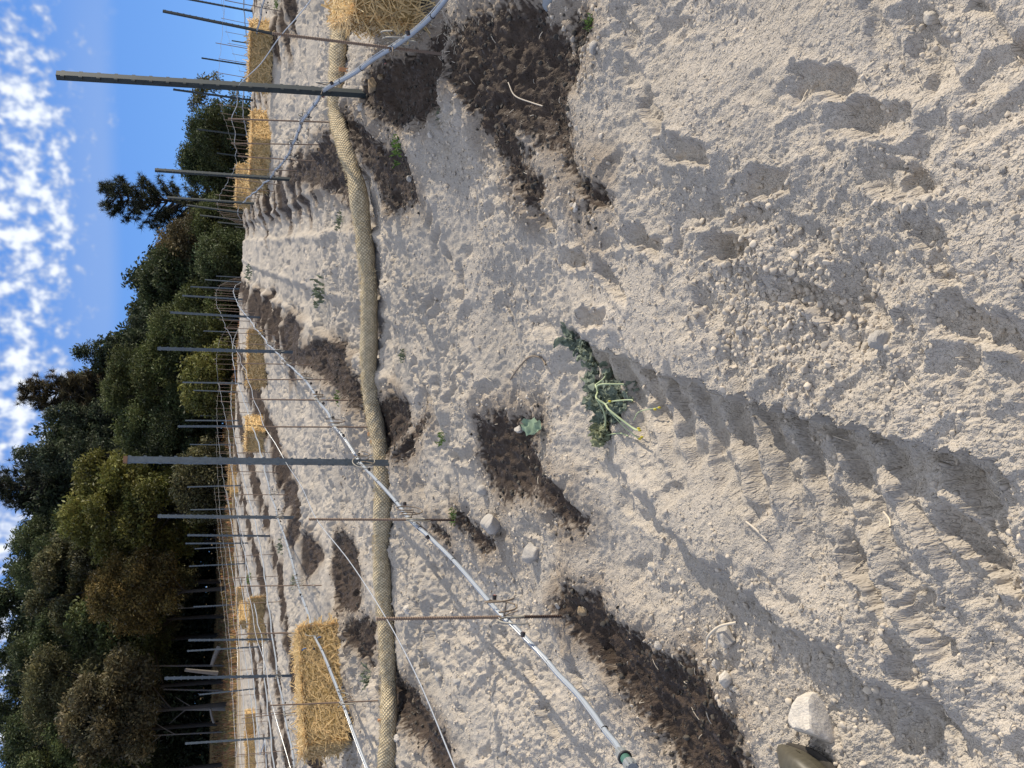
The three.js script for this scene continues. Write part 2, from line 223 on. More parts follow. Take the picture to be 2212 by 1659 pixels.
// ------------------------------------------------------------ textures
function dataTex(n, fn, srgb, ch = 4) { const a = new Uint8Array(n * n * ch); for (let j = 0; j < n; j++) for (let i = 0; i < n; i++) { const c = fn(i, j); for (let k = 0; k < ch; k++) a[(j * n + i) * ch + k] = clamp(Math.round(255 * (c[k] ?? 1)), 0, 255); } const t = new THREE.DataTexture(a, n, n, THREE.RGBAFormat); t.wrapS = t.wrapT = THREE.RepeatWrapping; t.magFilter = THREE.LinearFilter; t.minFilter = THREE.LinearMipmapLinearFilter; if (srgb) t.colorSpace = THREE.SRGBColorSpace; t.needsUpdate = true; return t; }
function gridTex(n, get, srgb) { return dataTex(n, (i, j) => get(j * n + i), srgb); }
const GRAIN = (() => { // crumbly soil: scattered grains of three sizes, tileable
  const n = 1024, h = new Float32Array(n * n), r = rng(21);
  for (const [cnt, r0, r1, a] of [[420, 6, 12, 1], [6000, 2.5, 6, 0.6], [52000, 1.1, 2.6, 0.36]]) for (let k = 0; k < cnt; k++) { const cx = r() * n, cy = r() * n, R = r0 + (r1 - r0) * r() * r(), sq = 0.7 + 0.6 * r(), an = r() * 3.14, ca = Math.cos(an), sa = Math.sin(an), top = a * (0.5 + 0.5 * r()); const B = Math.ceil(R * 1.4); for (let y = -B; y <= B; y++) for (let x = -B; x <= B; x++) { const u = (x * ca + y * sa) / (R * sq), v = (-x * sa + y * ca) / R * sq, q = 1 - u * u - v * v; if (q > 0) { const i = ((Math.floor(cy + y) + n) % n) * n + (Math.floor(cx + x) + n) % n, z = top * Math.sqrt(q) * R / r1; if (z > h[i]) h[i] = z; } } }
  return gridTex(n, (i) => { const z = clamp(h[i], 0, 1); return [z, z, z]; });
})();
const grainCol = dataTex(512, (i, j) => { const r = 0.9 + 0.1 * noise(i * 0.11, j * 0.11) + 0.07 * noise(i * 0.45, j * 0.45) + 0.04 * noise(i * 0.03, j * 0.03); return [r, r, r]; }, false);

// ------------------------------------------------------------ ground sheet
const soilMat = new THREE.MeshPhysicalMaterial({ specularIntensity: 0.45, vertexColors: true, roughness: 1, metalness: 0, bumpMap: GRAIN, bumpScale: 0.011, map: grainCol });
{
  const wetMap = (() => { const n = 1024, a = new Uint8Array(n * n * 4); for (let j = 0; j < n; j++) for (let i = 0; i < n; i++) { const x = -5 + 10 * (i + 0.5) / n, d = 1 + 15 * (j + 0.5) / n, w = wetDist(x, d), m = sstep(0.0, -0.05, w), g = 1 - m * (0.22 + 0.5 * sstep(0.25, 0.55, noise(x * 40, d * 40))); const o = (j * n + i) * 4, edge = i < 2 || j < 2 || i > n - 3 || j > n - 3; a[o] = a[o + 1] = a[o + 2] = edge ? 255 : 255 * g; a[o + 3] = 255; } const t = new THREE.DataTexture(a, n, n, THREE.RGBAFormat); t.magFilter = THREE.LinearFilter; t.wrapS = t.wrapT = THREE.ClampToEdgeWrapping; t.channel = 1; t.needsUpdate = true; return t; })();
  soilMat.roughnessMap = wetMap;
  GRAIN.repeat.set(1 / 0.75, 1 / 0.75); grainCol.repeat.set(1 / 0.37, 1 / 0.37);
  const D = []; for (let d = -240; d < -2; d *= 0.75) D.push(d); for (let d = -2; d < 0.7; d += 0.15) D.push(d); for (let d = 0.7; d < 1.7; d += 0.0068) D.push(d); for (let d = 1.7; d < 70;) { D.push(d); d += d < 9 ? 0.0031 * d : 0.0043 * d * Math.pow(d / 9, 0.55); } for (let d = 70; d < 900; d *= 1.13) D.push(d);
  const U = []; const NC = 760; for (const o of [14, 7, 4, 2.6, 1.9, 1.5, 1.25, 1.1, 1.04]) U.push(-o); for (let i = 0; i <= NC; i++) U.push(-1 + 2 * i / NC); for (const o of [1.04, 1.1, 1.25, 1.5, 1.9, 2.6, 4, 7, 14]) U.push(o);
  const nu = U.length, nd = D.length, pos = new Float32Array(nu * nd * 3), col = new Float32Array(nu * nd * 3), uv = new Float32Array(nu * nd * 2), uv1 = new Float32Array(nu * nd * 2), idx = new Uint32Array((nu - 1) * (nd - 1) * 6);
  for (let j = 0; j < nd; j++) {
    const d = D[j], w = 0.55 * clamp(d, 0, 90) + 0.75 + Math.max(0, -d) * 0.6;
    for (let i = 0; i < nu; i++) {
      const x = U[i] * w, k = j * nu + i, inner = Math.abs(U[i]) <= 1.3 && d > 0.5;
      const wet = inner ? wetDist(x, d) : 9, m = sstep(0.012, -0.03, wet + (d < 10 && wet < 0.2 ? 0.05 * noise(x * 41, d * 41) + 0.03 * noise(x * 90, d * 90) : 0));
      pos[k * 3] = x; pos[k * 3 + 1] = groundAt(x, d); pos[k * 3 + 2] = -d; uv[k * 2] = x + 0.03 * noise(x, d); uv[k * 2 + 1] = d; uv1[k * 2] = (x + 5) / 10; uv1[k * 2 + 1] = (d - 1) / 15;
      const t = 0.5 + 0.45 * noise(x * 0.7 + 20, d * 0.7) + 0.35 * noise(x * 2.3, d * 2.3 + 8), q = 0.5 + 0.6 * noise(x * 5, d * 5) + 0.3 * noise(x * 16, d * 16);
      let r = lerp(0.41, 0.53, t) * (0.93 + 0.11 * q), g = lerp(0.37, 0.475, t) * (0.93 + 0.105 * q), b = lerp(0.318, 0.405, t) * (0.93 + 0.1 * q);
      const [s, e] = rowSE(x, d); let kk = (s + 1.66) / 2.82; kk = (kk - Math.round(kk)) * 2.82;
      const damp = Math.max(sstep(0.22, 0.0, wet + 0.1 * noise(x * 3, d * 3)) * 0.6, 0.3 * Math.exp(-kk * kk * 7) * sstep(0.0, 0.6, noise(x * 1.3, d * 1.3) + 0.1));
      r = lerp(r, 0.22, damp); g = lerp(g, 0.165, damp); b = lerp(b, 0.115, damp);
      const wn = 0.7 + 0.6 * (0.5 + 0.5 * noise(x * 9, d * 9)) + 0.25 * noise(x * 33, d * 33);
      r = lerp(r, 0.058 * wn, m); g = lerp(g, 0.041 * wn, m); b = lerp(b, 0.03 * wn, m);
      const dry = sstep(44, 54, d - 0.18 * x + 3 * noise(x * 0.3, d * 0.3)); // dry grass margin in front of the wood
      r = lerp(r, 0.30 + 0.06 * q, dry); g = lerp(g, 0.205 + 0.05 * q, dry); b = lerp(b, 0.10 + 0.02 * q, dry);
      col[k * 3] = r; col[k * 3 + 1] = g; col[k * 3 + 2] = b;
    }
  }
  let o = 0; for (let j = 0; j < nd - 1; j++) for (let i = 0; i < nu - 1; i++) { const a = j * nu + i, b = a + 1, c = a + nu, e = c + 1; idx[o++] = a; idx[o++] = b; idx[o++] = c; idx[o++] = b; idx[o++] = e; idx[o++] = c; }
  const g = new THREE.BufferGeometry(); g.setAttribute('position', new THREE.BufferAttribute(pos, 3)); g.setAttribute('color', new THREE.BufferAttribute(col, 3)); g.setAttribute('uv', new THREE.BufferAttribute(uv, 2)); g.setAttribute('uv1', new THREE.BufferAttribute(uv1, 2)); g.setIndex(new THREE.BufferAttribute(idx, 1)); g.computeVertexNormals();
  const m = mesh('ground', g, soilMat); m.userData.kind = 'structure'; m.userData.label = 'pale trampled field soil with dark wet patches and tyre ruts';
  console.log('ground', nu, nd);
}
// ------------------------------------------------------------ materials
const std = (r, g, b, rough = 0.9, extra = {}) => { const m = new THREE.MeshStandardMaterial({ roughness: rough, metalness: 0, ...extra }); m.color.setRGB(r, g, b); return m; };
const speckle = dataTex(256, (i, j) => { const a = 0.82 + 0.16 * noise(i * 0.05, j * 0.05) + 0.12 * noise(i * 0.21, j * 0.21) + 0.1 * noise(i * 0.7, j * 0.7); return [a, a, a]; }, false);
const stoneTex = dataTex(512, (i, j) => { const a = 0.86 + 0.14 * noise(i * 0.02, j * 0.02) + 0.1 * noise(i * 0.09, j * 0.09) + 0.08 * noise(i * 0.4, j * 0.4); return [a, a * 0.99, a * 0.97]; }, false);
const strawTex = (() => { const n = 512, h = new Float32Array(n * n).fill(0.35), r = rng(9); for (let k = 0; k < 5200; k++) { const len = 20 + 70 * r(), an = (r() - 0.5) * 1.5 + (r() < 0.2 ? 1.5 : 0), v = 0.3 + 0.7 * r(); let x = r() * n, y = r() * n; for (let s = 0; s < len; s++) { x += Math.cos(an); y += Math.sin(an); for (let t = -1; t <= 1; t++) h[((Math.floor(y + t) + n * 9) % n) * n + (Math.floor(x) + n * 9) % n] = v * (t ? 0.75 : 1); } } return h; })();
const strawCol = dataTex(512, (i, j) => { const v = strawTex[j * 512 + i]; return [0.35 + 0.65 * v, 0.3 + 0.7 * v, 0.22 + 0.7 * v]; }, false), strawBump = gridTex(512, (i) => [strawTex[i], strawTex[i], strawTex[i]]);
for (const t of [strawCol, strawBump]) t.repeat.set(2.2, 2.2);
const M = {
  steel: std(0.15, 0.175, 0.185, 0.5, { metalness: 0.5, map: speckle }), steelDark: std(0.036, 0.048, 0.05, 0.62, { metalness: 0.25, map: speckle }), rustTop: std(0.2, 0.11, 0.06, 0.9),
  rebar: std(0.27, 0.19, 0.135, 0.8, { map: speckle }), rebarWet: std(0.06, 0.03, 0.017, 0.45, { map: speckle }),
  hose: std(0.36, 0.405, 0.46, 0.42, { map: speckle }), black: std(0.02, 0.02, 0.022, 0.5), emitter: std(0.035, 0.03, 0.028, 0.5), pink: std(0.5, 0.22, 0.18, 0.6), tube: std(0.3, 0.275, 0.225, 0.55), wire: std(0.55, 0.57, 0.58, 0.35, { metalness: 0.6 }),
  straw: std(1.0, 0.70, 0.31, 0.95, { map: strawCol, bumpMap: strawBump, bumpScale: 0.02 }), twine: std(0.32, 0.2, 0.08, 0.9), blueTwine: std(0.05, 0.18, 0.42, 0.7),
  wood: std(0.52, 0.27, 0.13, 0.8, { map: speckle }), stone: std(0.66, 0.61, 0.54, 0.95, { map: stoneTex, bumpMap: stoneTex, bumpScale: 0.01 }), tanStone: std(0.36, 0.27, 0.17, 0.95, { map: stoneTex, bumpMap: stoneTex, bumpScale: 0.008 }), greyStone: std(0.47, 0.44, 0.40, 0.95, { map: stoneTex, bumpMap: stoneTex, bumpScale: 0.008 }),
  bark: std(0.05, 0.043, 0.035, 0.95, { map: speckle }), paleBark: std(0.2, 0.185, 0.165, 0.9, { map: speckle }), stem: std(0.38, 0.44, 0.25, 0.6), twig: std(0.22, 0.175, 0.13, 0.9), root: std(0.55, 0.48, 0.38, 0.9), boot: std(0.085, 0.075, 0.05, 0.5, { map: speckle }), greyRubber: std(0.2, 0.22, 0.24, 0.5),
  green: std(0.05, 0.13, 0.1, 0.5), greyPlastic: std(0.22, 0.235, 0.24, 0.5),
};
const leafMat = (r, g, b, t = 0.35) => { const m = new THREE.MeshPhysicalMaterial({ roughness: 0.85, transmission: t, thickness: 0, side: THREE.DoubleSide, specularIntensity: 0.25 }); m.color.setRGB(r, g, b); return m; };

// ------------------------------------------------------------ small geometry helpers
const tubeOf = (pts, rad, seg, sides = 6) => new THREE.TubeGeometry(new THREE.CatmullRomCurve3(pts, false, 'centripetal'), seg ?? pts.length * 3, rad, sides);
function merged(list) { return mergeGeometries(list.map((g) => { const h = g.index ? g.toNonIndexed() : g; for (const k of Object.keys(h.attributes)) if (!['position', 'normal', 'uv', 'color'].includes(k)) h.deleteAttribute(k); return h; })); }
function rodGeo(rad, len, sides, rings = 1) { const p = []; for (let i = 0; i <= rings; i++) p.push(new THREE.Vector2(rad, len * i / rings)); p.push(new THREE.Vector2(0.0001, len)); return new THREE.LatheGeometry(p, sides); }
function ribbedRod(rad, y0, y1, sides = 8) { const p = [], n = Math.round((y1 - y0) / 0.012); for (let i = 0; i <= n; i++) { const y = y0 + (y1 - y0) * i / n; p.push(new THREE.Vector2(rad * 0.86, y), new THREE.Vector2(rad * 0.88, y + 0.006), new THREE.Vector2(rad * 1.16, y + 0.0075), new THREE.Vector2(rad * 1.16, y + 0.0105)); } p.push(new THREE.Vector2(0.0001, p.at(-1).y)); return new THREE.LatheGeometry(p, sides); }
function stand(o, base, tip, yaw = 0) { o.position.copy(base); const d = tip.clone().sub(base).normalize(); o.quaternion.setFromUnitVectors(V(0, 1, 0), d).multiply(Q.setFromAxisAngle(V(0, 1, 0), yaw)); }
// end of a leaning pole: the point on the sight line through a picture point that is nearest to straight above its base at height H
function tipOf(px, py, base, H) { const r = ray(px, py).normalize(), top = base.clone().add(V(0, H, 0)), t = top.sub(EYE).dot(r); return EYE.clone().addScaledVector(r, t); }

// ------------------------------------------------------------ steel trellis posts
const ROWNAME = { L: 'first trellis row left of the track', M: 'second trellis row left of the track', N: 'third trellis row left of the track', O: 'fourth trellis row left of the track', P: 'fifth trellis row left of the track', Q: 'sixth trellis row left of the track', R: 'first trellis row right of the track', S: 'second trellis row right of the track', T: 'third trellis row right of the track', U: 'fourth trellis row right of the track' };
const ORD = ['first', 'second', 'third', 'fourth', 'fifth', 'sixth', 'seventh', 'eighth', 'ninth', 'tenth', 'eleventh', 'twelfth', 'thirteenth', 'fourteenth', 'fifteenth', 'sixteenth', 'seventeenth', 'eighteenth', 'nineteenth', 'twentieth', 'twenty-first', 'twenty-second', 'twenty-third', 'twenty-fourth', 'twenty-fifth', 'twenty-sixth', 'twenty-seventh', 'twenty-eighth'];
const PH = 2.05;
const channelGeo = (() => {
  const w = 0.029, d = 0.042, t = 0.004, lip = 0.012, s = new THREE.Shape();
  s.moveTo(-w, 0); s.lineTo(w, 0); s.lineTo(w, d); s.lineTo(w - lip, d); s.lineTo(w - lip, d - t); s.lineTo(w - t, d - t); s.lineTo(w - t, t); s.lineTo(-w + t, t); s.lineTo(-w + t, d - t); s.lineTo(-w + lip, d - t); s.lineTo(-w + lip, d); s.lineTo(-w, d); s.closePath();
  const g = new THREE.ExtrudeGeometry(s, { depth: PH + 0.15, bevelEnabled: false }); g.rotateX(-Math.PI / 2); g.translate(0, -0.15, d / 2); return g;
})();
const hookGeo = (() => { const L = []; for (let y = 0.25; y < PH; y += 0.11) for (const s of [-1, 1]) { const b = new THREE.BoxGeometry(0.013, 0.022, 0.024); b.translate(s * 0.033, y, 0.008); L.push(b); } return merged(L); })();
const capGeo = new THREE.BoxGeometry(0.062, 0.03, 0.048).translate(0, PH - 0.012, 0);
const protoPost = new THREE.Group();
mesh('channel', channelGeo, M.steel, protoPost); mesh('hook', hookGeo, M.steel, protoPost).userData.kind = 'stuff';
const PICPOST = { L0: [850, 1000, 278, 993], L1: [638, 761, 345, 753], L2: [563, 686, 370, 675], R0: [815, 207, 160, 165], R1: [632, 388, 342, 368], R2: [555, 440, 365, 427], M0: [639, 1118, 345, 1115], N0: [638, 1459, 365, 1465], M1: [573, 921, 390, 921], M2: [527, 828, 390, 826], N1: [584, 1158, 400, 1156], O0: [592, 1381, 405, 1383], O1: [543, 1173, 406, 1174], P0: [597, 1593, 402, 1606] };
const nodes = {}; // per row: tie points by e
const note = (row, e, base, dir, low, high) => (nodes[row] ??= []).push({ e, low: base.clone().addScaledVector(dir, low), high: base.clone().addScaledVector(dir, high), base });
{
  const r = rng(3), count = {};
  for (const p of POSTS) {
    const pic = PICPOST[p.row + p.n]; if (p.d < 1.5 && !pic) continue; if (p.s > 0 && !pic && p.d < 12 && p.row !== 'S') continue;
    if (Math.abs(p.x) > 0.62 * p.d + 1.5 || p.d > 62) continue;
    const base = pic ? onGround(pic[0], pic[1]) : V(p.x, gy(p.x, -p.d), -p.d);
    const H = PH * (pic ? 1 : 0.93 + 0.14 * r()), tip = pic ? tipOf(pic[2], pic[3], base, PH) : base.clone().add(V((r() - 0.5) * 0.09 + (p.s > 0 ? 0.05 : -0.02), H, (r() - 0.5) * 0.08));
    count[p.row] = (count[p.row] ?? -1) + 1;
    let look = 'grey steel trellis post,';
    if (p.row === 'R' && p.n === 0) look = 'tall dark steel trellis post with notched edge, standing against the open sky'; else if (p.row === 'L' && p.n === 0) look = 'tall grey steel trellis post with rusty cap, standing at the wattle roll';
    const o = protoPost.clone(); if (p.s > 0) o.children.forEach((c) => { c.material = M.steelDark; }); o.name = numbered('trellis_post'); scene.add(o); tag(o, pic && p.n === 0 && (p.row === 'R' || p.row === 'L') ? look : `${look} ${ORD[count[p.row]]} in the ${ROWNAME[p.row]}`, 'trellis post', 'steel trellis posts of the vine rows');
    stand(o, base, tip, p.row === 'R' ? 0.75 : 0.35 + (r() - 0.5) * 0.3); o.scale.y = H / PH; o.scale.x = o.scale.z = p.row === 'R' ? 0.95 : 0.78;
    if (p.row === 'L' && p.n === 0) mesh('cap', capGeo, M.rustTop, o).userData.label = 'rusty post cap';
    note(p.row, p.e, base, tip.clone().sub(base).normalize(), p.row === 'R' ? 0.29 : 0.245, p.row === 'R' ? 0.88 : 0.85);
  }
}
// ------------------------------------------------------------ rebar vine stakes
{
  const plain = rodGeo(0.0075, 1.1, 6).translate(0, -0.15, 0), lower = ribbedRod(0.0085, -0.12, 0.3), upper = ribbedRod(0.0085, 0.3, 0.96);
  const rebarProto = new THREE.Group(); mesh('rod', plain, M.rebar, rebarProto);
  const PIC = { 'L-1.4': [1000, 1123, 693, 1122], 'L-1.3': [1235, 1330, 818, 1337], 'L0.1': [809, 923, 590, 922], 'L0.2': [760, 865, 567, 863], 'L0.3': [722, 820, 542, 820], 'L0.4': [670, 788, 532, 785], 'R-1.4': [957, 117, 612, 75], 'R0.1': [747, 267, 533, 258], 'R0.2': [705, 314, 530, 310], 'R0.3': [677, 348, 522, 338], 'R0.4': [643, 369, 512, 365], 'M-1.4': [703, 1264, 550, 1266], 'M-1.3': [740, 1366, 590, 1368], 'M-1.2': [825, 1513, 627, 1522] };
  const r = rng(4), far = [], seq = {}; let made = 0;
  const near = STAKES.filter((v) => v.d > 1.6 && v.d < 58 && Math.abs(v.x) < 0.58 * v.d + 1.2).sort((a, b) => a.d - b.d);
  for (const v of near) {
    const key = v.row + v.n + '.' + v.q, pic = PIC[key];
    if (!pic && ((v.row === 'L' && v.d < 7) || (v.row === 'R' && v.d < 6) || (v.row === 'M' && v.d < 9))) continue;
    const base = pic ? onGround(pic[0], pic[1]) : V(v.x, gy(v.x, -v.d), -v.d), tip = pic ? tipOf(pic[2], pic[3], base, 0.95) : base.clone().add(V((r() - 0.5) * 0.05 + (v.s > 0 ? 0.02 : 0), 0.95, (r() - 0.5) * 0.05));
    note(v.row, v.e, base, tip.clone().sub(base).normalize(), 0.31 + (r() - 0.5) * 0.02, 0.92);
    if (v.d > 34) { const g = plain.clone(); stand(protoPost, base, tip); protoPost.updateMatrix(); g.applyMatrix4(protoPost.matrix); far.push(g); continue; }
    let o; const big = key === 'L-1.3' || key === 'L-1.4' || key === 'R-1.4';
    if (big) { o = new THREE.Group(); mesh('rod', upper, M.rebar, o); const l = mesh('rod', lower, key === 'R-1.4' ? M.rebar : M.rebarWet, o); if (key !== 'R-1.4') l.userData.label = 'wet dark lower end of the rebar'; } else o = rebarProto.clone();
    o.name = numbered('vine_stake'); scene.add(o); stand(o, base, tip, r() * 6); made++;
    const label = key === 'L-1.3' ? 'thick ribbed rusty rebar stake, wet and dark at its foot, beside the long wet trail' : key === 'R-1.4' ? 'ribbed tan rebar stake rising above the largest wet patch, right of the track' : key === 'L-1.4' ? 'ribbed rebar stake between the steel post and the thick wet rebar, left of the track' : `rebar stake, ${ORD[seq[v.row] = (seq[v.row] ?? -1) + 1]} from the near end of the ${ROWNAME[v.row]}`;
    tag(o, label, 'rebar stake', 'rebar vine stakes along the rows');
  }
  if (far.length) { const m = mesh('distant_vine_stakes', merged(far), M.rebar); m.userData.kind = 'stuff'; m.userData.label = 'far off rebar stakes near the wood, too thin to tell apart'; }
  console.log('stakes', made, far.length);
}
// ------------------------------------------------------------ drip hoses with their wires, clips, emitters and curled feeder tubes; training wires above
{
  const r = rng(6);
  const END = { L: { low: [[1300, 1566, 0.31], [1352, 1640, 0.31]], high: [[985, 1662]] }, R: { low: [[965, -2, 0.28]], high: [[668, -4]] } };
  for (const row of Object.keys(ROWS)) {
    const N = (nodes[row] ?? []).sort((a, b) => a.e - b.e); if (N.length < 3) continue;
    const first = N[0], step = N[1].e - N[0].e;
    let low = N.map((n) => n.low.clone()), high = N.map((n) => n.high.clone());
    // carry on towards the viewer
    const back = (pts, px) => { const a = pts[0], b = pts[1], dir = a.clone().sub(b); if (px) { const z = -a.z - (row === 'L' ? 1.25 : 1.3); return [at(px[0], px[1], z)]; } return [a.clone().addScaledVector(dir, 1.6)]; };
    if (row === 'L') { const z0 = -low[0].z; low = [at(1352, 1640, z0 - 1.28), at(1300, 1566, z0 - 0.95), at(1187, 1433, z0 - 0.38), ...low]; high = [at(985, 1664, -high[0].z - 1.35), ...high]; }
    else if (row === 'R') { low = [at(990, -40, -low[0].z - 0.75), at(940, 28, -low[0].z - 0.5), ...low]; high = [at(700, -40, -high[0].z - 0.7), ...high]; }
    else { low = [...back(low), ...low]; high = [...back(high), ...high]; }
    const nearRow = row === 'L' || row === 'R', pts = [];
    for (const A of [low, high]) for (let k = 0; k < 3; k++) { const y = A.map((p) => p.y); for (let i = 1; i < A.length - 1; i++) if (-A[i].z > 9) A[i].y = (y[i - 1] + y[i] + y[i + 1]) / 3; }
    for (let i = 0; i < low.length - 1; i++) { const a = low[i], b = low[i + 1], n = nearRow && -a.z < 14 ? 4 : 3; for (let k = 0; k < n; k++) { const t = k / n, p = a.clone().lerp(b, t); p.y -= (k ? 0.016 : 0) * (0.4 + r()) * Math.sin(t * 3.14) * Math.min(1, a.distanceTo(b)); p.x += (k ? (r() - 0.5) * 0.015 : 0); pts.push(p); } } pts.push(low.at(-1));
    const root = thing('drip_line', `grey drip hose on its wire along the ${ROWNAME[row]}`, 'drip hose', null, 'drip hoses of the vine rows');
    const curve = new THREE.CatmullRomCurve3(pts, false, 'centripetal'), L = curve.getLength();
    mesh('hose', new THREE.TubeGeometry(curve, Math.min(420, Math.round(L * 8)), nearRow ? 0.0128 : 0.012, 8), M.hose, root);
    const wp2 = pts.map((p, i) => p.clone().add(V(0.008, 0.0165 + 0.004 * (r() - 0.5), 0)));
    mesh('support_wire', tubeOf(wp2, nearRow ? 0.0024 : 0.003, Math.min(400, Math.round(L * 7)), 5), M.wire, root);
    const hi = []; for (let i = 0; i < high.length - 1; i++) { const a = high[i], b = high[i + 1]; hi.push(a, a.clone().lerp(b, 0.5).add(V(0, -0.012 * a.distanceTo(b), 0))); } hi.push(high.at(-1));
    const tw = mesh('training_wire', tubeOf(hi, nearRow ? 0.003 : 0.0035, Math.min(360, hi.length * 6), 5), M.wire); tag(tw, `thin training wire on the stake tops of the ${ROWNAME[row]}`, 'wire', 'training wires of the vine rows');
    // clips
    const ring = new THREE.TorusGeometry(0.0145, 0.0024, 5, 10), tn = V(), reach = Math.min(L, nearRow ? 13 : 15);
    for (let s = 0.3; s < reach; s += 0.42 + 0.2 * r()) { const u = s / L, p = curve.getPointAt(u); curve.getTangentAt(u, tn); if (-p.z > 17) break; const m = mesh('clip', ring, M.black, root); m.position.copy(p); m.quaternion.setFromUnitVectors(V(0, 0, 1), tn); }
    // emitters and curled tubes
    const em = new THREE.CylinderGeometry(0.011, 0.013, 0.024, 8), cap = new THREE.CylinderGeometry(0.0075, 0.0075, 0.027, 8);
    let k = 0;
    for (const n of N) {
      const D = -n.low.z; if (D > 20 || (!nearRow && D > 16)) continue; k++;
      const c = n.low, dir = V(SP, 0, -CP), side = V(CP, 0, SP);
      const loops = D < 16 ? 2 : 1;
      for (let q = 0; q < loops; q++) {
        const sg = q ? 1 : -1, R = (D < 7.5 ? 0.065 : 0.045) + 0.04 * r(), turns = 1 + 0.7 * r(), P = [], ph = r() * 6, ax = r() * 0.8 - 0.4;
        for (let i = 0; i <= 20; i++) { const t = i / 20, a = ph + t * turns * 6.283, rr = R * (0.75 + 0.4 * t); P.push(c.clone().addScaledVector(dir, sg * (0.03 + 0.13 * t) + Math.cos(a) * rr * 0.75).add(V(0, Math.sin(a) * rr - 0.02, 0)).addScaledVector(side, 0.022 + ax * Math.cos(a) * rr + 0.02 * t)); }
        mesh('feeder_tube', tubeOf(P, 0.0047, 44, 6), q && row === 'L' ? M.twig : M.tube, root);
        const e = mesh('emitter', em, M.emitter, root); e.position.copy(c).addScaledVector(dir, sg * (0.22 + 0.2 * r())).add(V(0.01, -0.022 - 0.01 * r(), 0)); e.rotation.set(r(), r(), 1.2 + r());
        if (D < 7) { const w = mesh('cap', cap, M.pink, e); w.userData.label = 'pink face of the emitter'; }
      }
      const tails = []; for (let q = 0; q < 2; q++) { const d2 = V(r() - 0.3, r() * 0.6 - 0.5, r() - 0.2).normalize(); tails.push(tubeOf([c.clone().addScaledVector(d2, -0.03), c.clone().addScaledVector(d2, 0.04).add(V(0.01, 0, 0.01)), c.clone().addScaledVector(d2, 0.1 + 0.05 * r())], 0.004, 6, 5)); }
      mesh('feeder_tube', merged(tails), M.twig, root);
      const tie = new THREE.TorusGeometry(0.02, 0.0022, 5, 12); const tm = mesh('wire_tie', tie, M.wire, root); tm.position.copy(c).add(V(0, 0.008, 0.006)); tm.rotation.set(0.4, 0.6 + r(), 0.3);
    }
  }
}
// ------------------------------------------------------------ hose valve at the near end of the left hose
{
  const end = at(1352, 1640, 0), N = nodes.L[0], z0 = -N.low.z, a = at(1345, 1630, z0 - 1.25), b = at(1300, 1566, z0 - 0.95), dir = a.clone().sub(b).normalize();
  const o = thing('hose_valve', 'green and grey plastic valve with lever joining the end of the left drip hose', 'valve', a);
  o.quaternion.setFromUnitVectors(V(0, 1, 0), dir);
  const ribs = (y, r0, r1, h) => { const L = [new THREE.CylinderGeometry(r1, r0, h, 16).translate(0, y, 0)]; for (let i = 0; i < 10; i++) { const t = i / 10 * 6.283; L.push(new THREE.BoxGeometry(0.005, h * 0.85, 0.005).translate(Math.cos(t) * (r0 + r1) / 2, y, Math.sin(t) * (r0 + r1) / 2)); } return merged(L); };
  mesh('nut', ribs(-0.005, 0.017, 0.024, 0.05), M.greyPlastic, o); mesh('collar', new THREE.TorusGeometry(0.022, 0.006, 8, 20).rotateX(1.5708).translate(0, 0.03, 0), M.black, o);
  mesh('body', new THREE.CylinderGeometry(0.02, 0.02, 0.05, 14).translate(0, 0.06, 0), M.green, o); mesh('nut', ribs(0.105, 0.024, 0.021, 0.05), M.greyPlastic, o);
  const lv = new THREE.Shape(); lv.moveTo(-0.012, 0); lv.lineTo(0.012, 0); lv.quadraticCurveTo(0.014, 0.05, 0.026, 0.085); lv.quadraticCurveTo(0.006, 0.098, -0.012, 0.086); lv.quadraticCurveTo(-0.008, 0.04, -0.012, 0);
  const lever = mesh('lever', new THREE.ExtrudeGeometry(lv, { depth: 0.014, bevelEnabled: true, bevelSize: 0.003, bevelThickness: 0.003, bevelSegments: 2 }), M.green, o); lever.position.set(-0.02, 0.06, -0.004); lever.rotation.set(0.2, 0.9, 1.25);
}
// ------------------------------------------------------------ straw bales
const baleGeo = (seed, L, H, W) => {
  const r = rng(seed), g = new RoundedBoxGeometry(L, H, W, 6, 0.05); const b = new THREE.BoxGeometry(L, H, W, 26, 10, 12), p = b.attributes.position, n = new THREE.Vector3();
  for (let i = 0; i < p.count; i++) { n.fromBufferAttribute(p, i); const ex = Math.max(0, Math.abs(n.x) - L / 2 + 0.05) / 0.05, ey = Math.max(0, Math.abs(n.y) - H / 2 + 0.05) / 0.05, ez = Math.max(0, Math.abs(n.z) - W / 2 + 0.05) / 0.05, q = Math.hypot(ex, ey, ez); if (q > 1) { const k = 0.05 * (1 - 1 / q); n.x -= Math.sign(n.x) * ex * k; n.y -= Math.sign(n.y) * ey * k; n.z -= Math.sign(n.z) * ez * k; }
    const bulge = 0.025 * noise(n.x * 5 + seed, n.y * 5 + n.z * 3) + 0.012 * noise(n.x * 14, n.y * 14 + n.z * 9 + seed), f = Math.abs(n.x) < L / 2 - 0.05 ? 1 - 0.09 * Math.exp(-(((Math.abs(n.x) - L * 0.2) / 0.025) ** 2)) : 1; n.y *= f + bulge; n.z *= f + bulge; n.x *= 1 + 0.4 * bulge; p.setXYZ(i, n.x, n.y + H / 2, n.z); }
  b.computeVertexNormals(); return b;
};
